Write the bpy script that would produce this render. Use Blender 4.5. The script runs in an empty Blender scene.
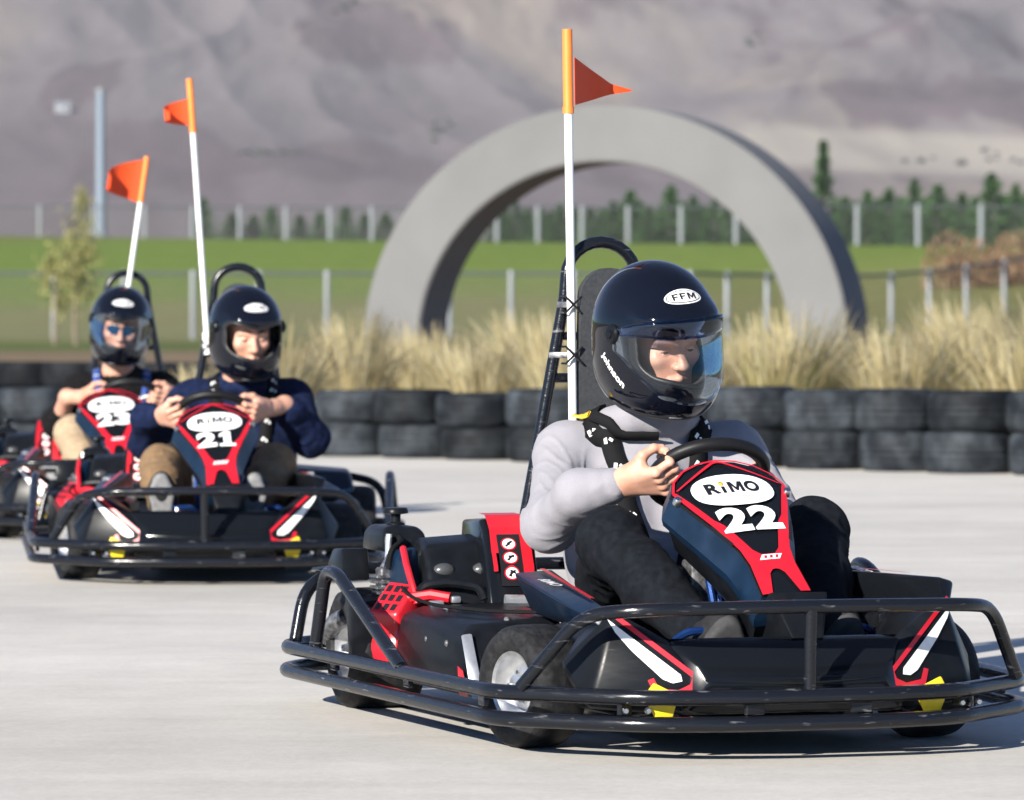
import bpy, bmesh, math, random
import numpy as np
from mathutils import Vector, Matrix, noise as mnoise

R = math.radians
random.seed(7)
rng = np.random.default_rng(11)
scene = bpy.context.scene
COL = scene.collection

# ------------------------------------------------------------------ camera, sky, sun, exposure
cam_d = bpy.data.cameras.new("camera")
cam = bpy.data.objects.new("camera", cam_d)
COL.objects.link(cam)
FPX = 4700.0
HORIZON = 311.0
cam_d.sensor_width = 36.0
cam_d.lens = FPX * 36.0 / 1024.0
cam.location = (0, 0, 0.93)
cam.rotation_euler = (R(90) - math.atan((400 - HORIZON) / FPX), 0, 0)
cam_d.clip_start = 0.5
cam_d.clip_end = 20000
cam_d.dof.use_dof = True
cam_d.dof.focus_distance = 10.25
cam_d.dof.aperture_fstop = 8.0
scene.camera = cam

SUN_EL, SUN_AZ = 23.0, 33.0           # the sun stands behind the camera, to its left
world = bpy.data.worlds.new("World")
scene.world = world
world.use_nodes = True
wn = world.node_tree
bg = wn.nodes["Background"]
sky = wn.nodes.new("ShaderNodeTexSky")
sky.sky_type = 'NISHITA'
sky.sun_disc = False
sky.sun_elevation = R(SUN_EL)
sky.sun_rotation = R(180 + SUN_AZ)
sky.altitude = 1200
sky.air_density = 0.75
sky.dust_density = 0.0
sky.ozone_density = 4.0
tint = wn.nodes.new("ShaderNodeMix")          # a crisp, deep blue upland sky
tint.data_type = 'RGBA'
tint.blend_type = 'MULTIPLY'
tint.inputs["Factor"].default_value = 1.0
tint.inputs["B"].default_value = (0.48, 0.92, 1.22, 1)
wn.links.new(sky.outputs[0], tint.inputs["A"])
wn.links.new(tint.outputs["Result"], bg.inputs[0])
bg.inputs[1].default_value = 0.05
sun_d = bpy.data.lights.new("sun", 'SUN')
sun_d.energy = 5.0
sun_d.angle = R(0.53)
sun_d.color = (1.0, 0.945, 0.85)
sun = bpy.data.objects.new("sun", sun_d)
COL.objects.link(sun)
_ld = Vector((math.sin(R(SUN_AZ)) * math.cos(R(SUN_EL)), math.cos(R(SUN_AZ)) * math.cos(R(SUN_EL)), -math.sin(R(SUN_EL))))
sun.rotation_euler = _ld.to_track_quat('-Z', 'Y').to_euler()
sun.location = (-20, -30, 20)
vs = scene.view_settings
vs.view_transform = 'Standard'
vs.look = 'None'
vs.gamma = 1.0
vs.use_curve_mapping = False
vs.exposure = 1.22

# ------------------------------------------------------------------ materials
def mat(name, col, rough=0.6, metal=0.0, var=0.0, vscale=30.0, bump=0.0, bscale=80.0, coat=0.0, spec=0.5,
        col2=None, sheen=0.0, stretch=(1, 1, 1), rvar=0.0, thr=(0.35, 0.65)):
    m = bpy.data.materials.new(name)
    m.use_nodes = True
    nt = m.node_tree
    b = nt.nodes["Principled BSDF"]
    b.inputs["Base Color"].default_value = (*col, 1)
    b.inputs["Roughness"].default_value = rough
    b.inputs["Metallic"].default_value = metal
    b.inputs["Specular IOR Level"].default_value = spec
    if coat:
        b.inputs["Coat Weight"].default_value = coat
        b.inputs["Coat Roughness"].default_value = 0.04
    if sheen:
        b.inputs["Sheen Weight"].default_value = sheen
        b.inputs["Sheen Roughness"].default_value = 0.5
    if var or col2 or bump or rvar:
        tc = nt.nodes.new("ShaderNodeTexCoord")
        mp = nt.nodes.new("ShaderNodeMapping")
        mp.inputs["Scale"].default_value = stretch
        nt.links.new(tc.outputs["Object"], mp.inputs["Vector"])
    if var or col2 or rvar:
        n = nt.nodes.new("ShaderNodeTexNoise")
        n.inputs["Scale"].default_value = vscale
        n.inputs["Detail"].default_value = 6
        nt.links.new(mp.outputs[0], n.inputs["Vector"])
        ramp = nt.nodes.new("ShaderNodeValToRGB")
        ramp.color_ramp.elements[0].position = thr[0]
        ramp.color_ramp.elements[1].position = thr[1]
        c2 = col2 if col2 else tuple(min(1, c * (1 + var)) for c in col)
        c1 = col if col2 else tuple(c * (1 - var) for c in col)
        ramp.color_ramp.elements[0].color = (*c1, 1)
        ramp.color_ramp.elements[1].color = (*c2, 1)
        nt.links.new(n.outputs["Fac"], ramp.inputs["Fac"])
        if var or col2:
            nt.links.new(ramp.outputs["Color"], b.inputs["Base Color"])
        if rvar:
            mr = nt.nodes.new("ShaderNodeMapRange")
            mr.inputs["To Min"].default_value = max(0.02, rough - rvar)
            mr.inputs["To Max"].default_value = min(1, rough + rvar)
            nt.links.new(n.outputs["Fac"], mr.inputs["Value"])
            nt.links.new(mr.outputs[0], b.inputs["Roughness"])
    if bump:
        n2 = nt.nodes.new("ShaderNodeTexNoise")
        n2.inputs["Scale"].default_value = bscale
        n2.inputs["Detail"].default_value = 4
        nt.links.new(mp.outputs[0], n2.inputs["Vector"])
        bp = nt.nodes.new("ShaderNodeBump")
        bp.inputs["Strength"].default_value = bump
        bp.inputs["Distance"].default_value = 0.01
        nt.links.new(n2.outputs["Fac"], bp.inputs["Height"])
        nt.links.new(bp.outputs[0], b.inputs["Normal"])
    return m

M = {}
M['plastic'] = mat('black_plastic', (0.006, 0.007, 0.009), 0.34, rvar=0.14, vscale=26, bump=0.03, bscale=240, spec=0.12, var=0.25)
M['plastic_gloss'] = mat('gloss_black_plastic', (0.005, 0.006, 0.008), 0.16, rvar=0.10, vscale=18, spec=0.25)
M['plastic_scuffed'] = mat('scuffed_black_plastic', (0.006, 0.007, 0.009), 0.33, col2=(0.07, 0.07, 0.075), vscale=14, stretch=(0.3, 2.0, 12.0), thr=(0.66, 0.9), rvar=0.1, spec=0.15)
M['navy_plastic'] = mat('navy_plastic', (0.0025, 0.011, 0.028), 0.36, spec=0.3, rvar=0.1, vscale=22, var=0.2)
M['red'] = mat('red_plastic', (0.46, 0.010, 0.020), 0.33, rvar=0.08, vscale=30, var=0.08, spec=0.5)
M['red_decal'] = mat('red_decal', (0.48, 0.010, 0.022), 0.28, var=0.06)
M['white_decal'] = mat('white_decal', (0.78, 0.78, 0.78), 0.35, var=0.06, vscale=50)
M['black_decal'] = mat('black_decal', (0.010, 0.010, 0.012), 0.3)
M['orange_decal'] = mat('orange_decal', (0.80, 0.18, 0.03), 0.35)
M['yellow_decal'] = mat('yellow_decal', (0.85, 0.55, 0.03), 0.35)
M['grey_decal'] = mat('grey_decal', (0.35, 0.35, 0.36), 0.4)
M['tube'] = mat('painted_steel_tube', (0.006, 0.007, 0.010), 0.22, col2=(0.22, 0.225, 0.235), vscale=46, stretch=(.4, .4, 2.6), thr=(0.63, 0.88), rvar=0.14, spec=0.35, bump=0.10, bscale=60)
M['steel'] = mat('bright_steel', (0.55, 0.56, 0.58), 0.28, metal=1.0, rvar=0.12, vscale=60)
M['alu'] = mat('cast_aluminium', (0.62, 0.63, 0.65), 0.34, metal=0.85, var=0.15, vscale=40)
M['engine'] = mat('engine_metal', (0.20, 0.20, 0.21), 0.45, metal=0.8, var=0.5, vscale=70)
M['blue_steel'] = mat('blue_steel', (0.01, 0.04, 0.16), 0.25, metal=0.6)
M['kart_tyre'] = mat('kart_tyre_rubber', (0.010, 0.010, 0.011), 0.6, col2=(0.030, 0.030, 0.032), vscale=60, thr=(0.4, 0.8), bump=0.08, bscale=130, spec=0.2)
M['tyre'] = mat('dusty_tyre_rubber', (0.008, 0.010, 0.013), 0.65, col2=(0.050, 0.059, 0.068), vscale=7, thr=(0.40, 0.9), bump=0.25, bscale=40, spec=0.15)
M['tyre_black'] = mat('black_tyre_rubber', (0.006, 0.007, 0.009), 0.7, col2=(0.022, 0.025, 0.028), vscale=5, thr=(0.45, 0.85), bump=0.2, bscale=40, spec=0.12)
M['yellow'] = mat('yellow_plastic', (0.75, 0.55, 0.02), 0.4, var=0.1)
M['pad'] = mat('grey_padding', (0.038, 0.041, 0.046), 0.85, spec=0.15, var=0.15, vscale=120, bump=0.1, bscale=400)
M['seat'] = mat('seat_shell', (0.008, 0.009, 0.011), 0.42, rvar=0.1, spec=0.2)
M['rubber'] = mat('grip_rubber', (0.008, 0.008, 0.009), 0.45, bump=0.06, bscale=300, spec=0.22)
M['pole'] = mat('white_fibreglass', (0.78, 0.78, 0.77), 0.35, var=0.05, vscale=20)
M['strap'] = mat('black_webbing', (0.008, 0.008, 0.009), 0.8, spec=0.1, bump=0.15, bscale=500)
M['strap_blue'] = mat('blue_webbing', (0.015, 0.05, 0.22), 0.7, bump=0.15, bscale=500)
M['sweat'] = mat('grey_marl_cotton', (0.235, 0.228, 0.255), 0.92, var=0.05, vscale=420, bump=0.25, bscale=520, sheen=0.1)
M['navy_cloth'] = mat('navy_fleece', (0.006, 0.011, 0.036), 0.9, var=0.3, vscale=40, bump=0.25, bscale=300, spec=0.10)
M['black_cloth'] = mat('black_jersey', (0.007, 0.0065, 0.007), 0.92, var=0.25, vscale=50, bump=0.25, bscale=300, spec=0.10)
M['trouser_dark'] = mat('charcoal_denim', (0.006, 0.0075, 0.0105), 0.9, var=0.3, vscale=60, bump=0.25, bscale=500, spec=0.10)
M['trouser_tan'] = mat('tan_cotton', (0.165, 0.10, 0.048), 0.9, var=0.15, vscale=50, bump=0.2, bscale=400)
M['trouser_beige'] = mat('beige_cotton', (0.32, 0.235, 0.15), 0.9, var=0.12, vscale=50, bump=0.2, bscale=400)
M['shoe'] = mat('grey_shoe', (0.016, 0.016, 0.018), 0.8, spec=0.15, var=0.2, vscale=60)
M['sole'] = mat('pale_sole', (0.045, 0.045, 0.047), 0.8, spec=0.15, var=0.15, vscale=50)
M['shirt'] = mat('white_shirt', (0.72, 0.72, 0.73), 0.9, bump=0.2, bscale=300)
M['lining'] = mat('helmet_lining', (0.055, 0.057, 0.06), 0.95)
M['helmet'] = mat('helmet_paint', (0.003, 0.004, 0.008), 0.07, spec=0.42)
M['trim'] = mat('helmet_trim', (0.012, 0.012, 0.013), 0.4)
M['eye_white'] = mat('eye_white', (0.26, 0.245, 0.235), 0.2)
M['iris'] = mat('iris', (0.06, 0.05, 0.04), 0.15)
M['hair'] = mat('brow_hair', (0.05, 0.03, 0.02), 0.8)
M['metal_grey'] = mat('galvanised_steel', (0.24, 0.255, 0.27), 0.5, metal=0.2, var=0.1)
M['rail'] = mat('weathered_rail', (0.06, 0.07, 0.075), 0.6, metal=0.2)
M['blue_pole'] = mat('painted_pole', (0.16, 0.20, 0.25), 0.5)
M['concrete_arch'] = mat('smooth_concrete', (0.125, 0.126, 0.126), 0.8, var=0.07, vscale=0.9, bump=0.15, bscale=25)
M['bark'] = mat('bark', (0.16, 0.13, 0.09), 0.9, var=0.3, vscale=10)
M['trunk_pine'] = mat('pine_bark', (0.07, 0.05, 0.035), 0.9)

def skin_mat():
    m = mat('skin', (0.46, 0.225, 0.150), 0.5, col2=(0.56, 0.315, 0.23), vscale=24, thr=(0.3, 0.7), bump=0.05, bscale=420)
    b = m.node_tree.nodes["Principled BSDF"]
    b.inputs["Subsurface Weight"].default_value = 0.12
    b.inputs["Subsurface Radius"].default_value = (0.012, 0.005, 0.003)
    b.inputs["Subsurface Scale"].default_value = 0.5
    return m
M['skin'] = skin_mat()

def visor_mat(name, tint, refl=0.9, rough=0.03):
    m = bpy.data.materials.new(name)
    m.use_nodes = True
    nt = m.node_tree
    nt.nodes.remove(nt.nodes["Principled BSDF"])
    out = nt.nodes["Material Output"]
    tr = nt.nodes.new("ShaderNodeBsdfTransparent")
    tr.inputs[0].default_value = (*tint, 1)
    gl = nt.nodes.new("ShaderNodeBsdfGlossy")
    gl.inputs["Color"].default_value = (0.8, 0.9, 1.0, 1)
    gl.inputs["Roughness"].default_value = rough
    fr = nt.nodes.new("ShaderNodeFresnel")
    fr.inputs["IOR"].default_value = 1.5
    mu = nt.nodes.new("ShaderNodeMath")
    mu.operation = 'MULTIPLY'
    mu.inputs[1].default_value = refl
    mx = nt.nodes.new("ShaderNodeMixShader")
    nt.links.new(fr.outputs[0], mu.inputs[0])
    nt.links.new(mu.outputs[0], mx.inputs[0])
    nt.links.new(tr.outputs[0], mx.inputs[1])
    nt.links.new(gl.outputs[0], mx.inputs[2])
    nt.links.new(mx.outputs[0], out.inputs[0])
    return m
M['visor'] = visor_mat('clear_visor', (0.95, 0.96, 0.97), 0.5)
M['visor_tint'] = visor_mat('smoked_visor', (0.30, 0.42, 0.52))
M['visor_sky'] = visor_mat('sky_reflection_blue', (0.55, 0.66, 0.86), 1.2)  # blue tint stands for sky mirrored in the upper visor

def flag_mat():
    m = bpy.data.materials.new('orange_flag_cloth')
    m.use_nodes = True
    nt = m.node_tree
    b = nt.nodes["Principled BSDF"]
    b.inputs["Base Color"].default_value = (0.78, 0.085, 0.012, 1)
    b.inputs["Roughness"].default_value = 0.6
    t = nt.nodes.new("ShaderNodeBsdfTranslucent")
    t.inputs[0].default_value = (0.75, 0.04, 0.006, 1)
    mx = nt.nodes.new("ShaderNodeMixShader")
    mx.inputs[0].default_value = 0.28
    nt.links.new(b.outputs[0], mx.inputs[1])
    nt.links.new(t.outputs[0], mx.inputs[2])
    nt.links.new(mx.outputs[0], nt.nodes["Material Output"].inputs[0])
    return m
M['flag'] = flag_mat()
M['orange'] = mat('orange_sleeve', (0.85, 0.20, 0.03), 0.5, var=0.06)

def attr_mat(name, rough=0.75, transl=0.0):
    """colour from the mesh's own 'tint' attribute (leaf and blade colours)"""
    m = bpy.data.materials.new(name)
    m.use_nodes = True
    nt = m.node_tree
    b = nt.nodes["Principled BSDF"]
    a = nt.nodes.new("ShaderNodeAttribute")
    a.attribute_name = "tint"
    nt.links.new(a.outputs["Color"], b.inputs["Base Color"])
    b.inputs["Roughness"].default_value = rough
    b.inputs["Specular IOR Level"].default_value = 0.25
    if transl:
        t = nt.nodes.new("ShaderNodeBsdfTranslucent")
        nt.links.new(a.outputs["Color"], t.inputs[0])
        mx = nt.nodes.new("ShaderNodeMixShader")
        mx.inputs[0].default_value = transl
        nt.links.new(b.outputs[0], mx.inputs[1])
        nt.links.new(t.outputs[0], mx.inputs[2])
        nt.links.new(mx.outputs[0], nt.nodes["Material Output"].inputs[0])
    return m
M['leaf'] = attr_mat('leaves', 0.7, 0.25)
M['blade'] = attr_mat('grass_blades', 0.75, 0.48)
M['dimple'] = mat('dimple_highlight_grey', (0.045, 0.047, 0.05), 0.3, spec=0.5)  # paler grey paints the bright reflection in the cover's dimples

# ------------------------------------------------------------------ object helpers
def tag(o, label=None, cat=None, group=None, kind=None):
    if label: o['label'] = label
    if cat: o['category'] = cat
    if group: o['group'] = group
    if kind: o['kind'] = kind
    return o

def empty(name, loc=(0, 0, 0), rz=0.0):
    o = bpy.data.objects.new(name, None)
    o.empty_display_size = 0.2
    o.location = loc
    o.rotation_euler = (0, 0, rz)
    COL.objects.link(o)
    return o

def link_mesh(name, me, m=None, parent=None):
    if m is not None:
        me.materials.clear()
        me.materials.append(m)
    o = bpy.data.objects.new(name, me)
    COL.objects.link(o)
    if parent is not None:
        o.parent = parent
    return o

def mesh_np(name, V, F, smooth=True):
    """mesh from numpy arrays; F is (n,3) or (n,4)"""
    me = bpy.data.meshes.new(name)
    V = np.asarray(V, np.float32)
    F = np.asarray(F, np.int32)
    k = F.shape[1]
    me.vertices.add(len(V))
    me.vertices.foreach_set("co", V.ravel())
    me.loops.add(F.size)
    me.loops.foreach_set("vertex_index", F.ravel())
    me.polygons.add(len(F))
    me.polygons.foreach_set("loop_start", np.arange(0, F.size, k, dtype=np.int32))
    me.polygons.foreach_set("loop_total", np.full(len(F), k, np.int32))
    if smooth:
        me.polygons.foreach_set("use_smooth", np.ones(len(F), bool))
    me.update(calc_edges=True)
    me.validate()
    return me

class MB:
    """collects shapes in one bmesh, then links them as one mesh object"""
    def __init__(self):
        self.bm = bmesh.new()

    def box(self, c, s, rot=None, bev=0.0, seg=2):
        t = bmesh.new()
        bmesh.ops.create_cube(t, size=1.0)
        for v in t.verts:
            v.co = Vector((v.co.x * s[0], v.co.y * s[1], v.co.z * s[2]))
        if bev:
            bmesh.ops.bevel(t, geom=list(t.edges), offset=bev, segments=seg, profile=0.5, affect='EDGES')
        mt = Matrix.Translation(c) @ (rot.to_4x4() if rot is not None else Matrix())
        bmesh.ops.transform(t, matrix=mt, verts=t.verts)
        self._join(t)
        return self

    def _join(self, t):
        me = bpy.data.meshes.new("tmp")
        t.to_mesh(me)
        t.free()
        self.bm.from_mesh(me)
        bpy.data.meshes.remove(me)

    def hull(self, pts, bev=0.01, seg=2, ang=25):
        t = bmesh.new()
        vs_ = [t.verts.new(p) for p in pts]
        r = bmesh.ops.convex_hull(t, input=vs_)
        bad = [e for e in r['geom_interior'] if isinstance(e, bmesh.types.BMVert)]
        if bad:
            bmesh.ops.delete(t, geom=list(set(bad)), context='VERTS')
        bmesh.ops.dissolve_limit(t, angle_limit=R(1.5), verts=t.verts, edges=t.edges)
        if bev:
            ed = [e for e in t.edges if len(e.link_faces) == 2 and e.calc_face_angle(0) > R(ang)]
            bmesh.ops.bevel(t, geom=ed, offset=bev, segments=seg, profile=0.5, affect='EDGES', clamp_overlap=True)
        self._join(t)
        return self

    def ring_loft(self, rings, caps=True, closed=False):
        """bridge rings of equal length"""
        bm = self.bm
        R_ = [[bm.verts.new(p) for p in r] for r in rings]
        n = len(R_[0])
        m_ = len(R_)
        for i in range(m_ if closed else m_ - 1):
            a, b = R_[i], R_[(i + 1) % m_]
            for j in range(n):
                try:
                    bm.faces.new((a[j], a[(j + 1) % n], b[(j + 1) % n], b[j]))
                except ValueError:
                    pass
        if caps and not closed:
            bm.faces.new(list(reversed(R_[0])))
            bm.faces.new(R_[-1])
        return self

    def tube(self, pts, r, n=12, closed=False, fillet=0.0, r2=None):
        P = fillet_path(pts, fillet, closed) if fillet else [Vector(p) for p in pts]
        m_ = len(P)
        rings = []
        prev_u = None
        for i in range(m_):
            if closed:
                tdir = (P[(i + 1) % m_] - P[i - 1]).normalized()
            else:
                a = P[max(0, i - 1)]
                b = P[min(m_ - 1, i + 1)]
                tdir = (b - a).normalized()
            if prev_u is None:
                ref = Vector((0, 0, 1)) if abs(tdir.z) < 0.9 else Vector((1, 0, 0))
                u = (ref - tdir * ref.dot(tdir)).normalized()
            else:
                u = (prev_u - tdir * prev_u.dot(tdir)).normalized()
            prev_u = u
            w = tdir.cross(u)
            rr = r if r2 is None else r + (r2 - r) * i / (m_ - 1)
            rings.append([P[i] + (u * math.cos(2 * math.pi * k / n) + w * math.sin(2 * math.pi * k / n)) * rr for k in range(n)])
        return self.ring_loft(rings, caps=True, closed=closed)

    def lathe(self, prof, n=32, axis='z', c=(0, 0, 0), closed=True):
        """prof: list of (radius, height); closed profile loops round"""
        rings = []
        for k in range(n):
            a = 2 * math.pi * k / n
            ca, sa = math.cos(a), math.sin(a)
            ring = []
            for (r, h) in prof:
                if axis == 'z': p = (r * ca, r * sa, h)
                elif axis == 'y': p = (r * ca, h, r * sa)
                else: p = (h, r * ca, r * sa)
                ring.append(Vector(p) + Vector(c))
            rings.append(ring)
        bm = self.bm
        V = [[bm.verts.new(p) for p in r] for r in rings]
        m_ = len(prof)
        for k in range(n):
            a, b = V[k], V[(k + 1) % n]
            for j in range(m_ if closed else m_ - 1):
                jj = (j + 1) % m_
                try:
                    bm.faces.new((a[j], a[jj], b[jj], b[j]))
                except ValueError:
                    pass
        return self

    def poly(self, pts, thick=0.0, nrm=None):
        """flat polygon (triangulated later), optionally a slab of given thickness along nrm"""
        bm = self.bm
        P = [Vector(p) for p in pts]
        if not thick:
            bm.faces.new([bm.verts.new(p) for p in P])
            return self
        nv = Vector(nrm).normalized() * thick
        a = [bm.verts.new(p) for p in P]
        b = [bm.verts.new(p + nv) for p in P]
        k = len(P)
        bm.faces.new(b)
        bm.faces.new(list(reversed(a)))
        for i in range(k):
            bm.faces.new((a[i], a[(i + 1) % k], b[(i + 1) % k], b[i]))
        return self

    def grid(self, fn, nu, nv, thick=0.0):
        bm = self.bm
        P = [[Vector(fn(i / (nu - 1), j / (nv - 1))) for j in range(nv)] for i in range(nu)]
        V = [[bm.verts.new(p) for p in row] for row in P]
        for i in range(nu - 1):
            for j in range(nv - 1):
                bm.faces.new((V[i][j], V[i + 1][j], V[i + 1][j + 1], V[i][j + 1]))
        if thick:
            N = [[None] * nv for _ in range(nu)]
            for i in range(nu):
                for j in range(nv):
                    du = P[min(nu - 1, i + 1)][j] - P[max(0, i - 1)][j]
                    dv = P[i][min(nv - 1, j + 1)] - P[i][max(0, j - 1)]
                    N[i][j] = du.cross(dv).normalized()
            W = [[bm.verts.new(P[i][j] - N[i][j] * thick) for j in range(nv)] for i in range(nu)]
            for i in range(nu - 1):
                for j in range(nv - 1):
                    bm.faces.new((W[i][j + 1], W[i + 1][j + 1], W[i + 1][j], W[i][j]))
            for i in range(nu - 1):
                bm.faces.new((V[i + 1][0], V[i][0], W[i][0], W[i + 1][0]))
                bm.faces.new((V[i][-1], V[i + 1][-1], W[i + 1][-1], W[i][-1]))
            for j in range(nv - 1):
                bm.faces.new((V[0][j], V[0][j + 1], W[0][j + 1], W[0][j]))
                bm.faces.new((V[-1][j + 1], V[-1][j], W[-1][j], W[-1][j + 1]))
        return self

    def mesh(self, name, smooth=35):
        me = bpy.data.meshes.new(name)
        bmesh.ops.recalc_face_normals(self.bm, faces=self.bm.faces)
        self.bm.to_mesh(me)
        self.bm.free()
        if smooth:
            me.shade_smooth()
            me.set_sharp_from_angle(angle=R(smooth))
        return me

    def build(self, name, m, parent=None, smooth=35):
        return link_mesh(name, self.mesh(name, smooth), m, parent)

def fillet_path(pts, rad, closed=False, seg=6):
    P = [Vector(p) for p in pts]
    n = len(P)
    out = []
    for i in range(n):
        if not closed and (i == 0 or i == n - 1):
            out.append(P[i])
            continue
        a, b, c = P[i - 1], P[i], P[(i + 1) % n]
        d1 = (a - b)
        d2 = (c - b)
        t = min(rad, d1.length * 0.48, d2.length * 0.48)
        p1 = b + d1.normalized() * t
        p2 = b + d2.normalized() * t
        for k in range(seg + 1):
            s = k / seg
            out.append(p1 * (1 - s) ** 2 + b * 2 * s * (1 - s) + p2 * s ** 2)
    return out

def text_mesh(txt, size, bold=0.0, shear=0.0, spacing=1.0, thick=0.0006):
    c = bpy.data.curves.new("txt", 'FONT')
    c.body = txt
    c.size = size
    c.offset = bold
    c.shear = shear
    c.space_character = spacing
    c.align_x = 'CENTER'
    c.align_y = 'CENTER'
    c.extrude = thick
    c.resolution_u = 4
    o = bpy.data.objects.new("txt", c)
    COL.objects.link(o)
    dg = bpy.context.evaluated_depsgraph_get()
    dg.update()
    me = bpy.data.meshes.new_from_object(o.evaluated_get(dg))
    bpy.data.objects.remove(o)
    bpy.data.curves.remove(c)
    V = np.empty(len(me.vertices) * 3, np.float32)
    me.vertices.foreach_get("co", V)
    V = V.reshape(-1, 3)
    F = [tuple(p.vertices) for p in me.polygons]
    bpy.data.meshes.remove(me)
    # centre on the drawn outline
    if len(V):
        lo, hi = V.min(0), V.max(0)
        V[:, :2] -= ((lo + hi) / 2)[:2]
    return V, F

GLYPH = {'M': [(0, 0), (0, 1), (.27, 1), (.5, .46), (.73, 1), (1, 1), (1, 0), (.77, 0), (.77, .60), (.57, .14), (.43, .14), (.23, .60), (.23, 0)],
         'F': [(0, 0), (0, 1), (1, 1), (1, .80), (.32, .80), (.32, .60), (.88, .60), (.88, .41), (.32, .41), (.32, 0)],
         '1': [(.27, .16), (.27, .72), (.04, .62), (.04, .80), (.36, 1), (.68, 1), (.68, .16), (.94, .16), (.94, 0), (.02, 0), (.02, .16)]}

def glyph(ch, w, h, cx=0.0, cy=0.0):
    return [((x - .5) * w + cx, (y - .5) * h + cy) for x, y in GLYPH[ch]], [tuple(reversed(range(len(GLYPH[ch]))))]

def text_fit(txt, w, h, bold=0.0, shear=0.0, spacing=1.0, thick=0.0006):
    V, F = text_mesh(txt, 1.0, bold, shear, spacing, 0.0)
    lo, hi = V.min(0), V.max(0)
    V = V.copy()
    V[:, 0] *= w / (hi[0] - lo[0])
    V[:, 1] *= h / (hi[1] - lo[1])
    V[:, 2] = 0
    return V, F

def put_flat(V, F, fn, name, m, parent):
    """text or decal vertices (u,v) mapped through fn to 3-D"""
    me = bpy.data.meshes.new(name)
    me.from_pydata([tuple(fn(v[0], v[1])) for v in V], [], F)
    me.update()
    bm = bmesh.new()
    bm.from_mesh(me)
    bmesh.ops.remove_doubles(bm, verts=bm.verts, dist=1e-6)
    bm.to_mesh(me)
    bm.free()
    return link_mesh(name, me, m, parent)

def copy_tree(o, parent=None):
    c = o.copy()
    COL.objects.link(c)
    c.parent = parent
    for ch in [x for x in o.children]:
        copy_tree(ch, c)
    return c

# ------------------------------------------------------------------ implicit surfaces (bodies, clothes, helmets)
BIG = 1e3

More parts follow.
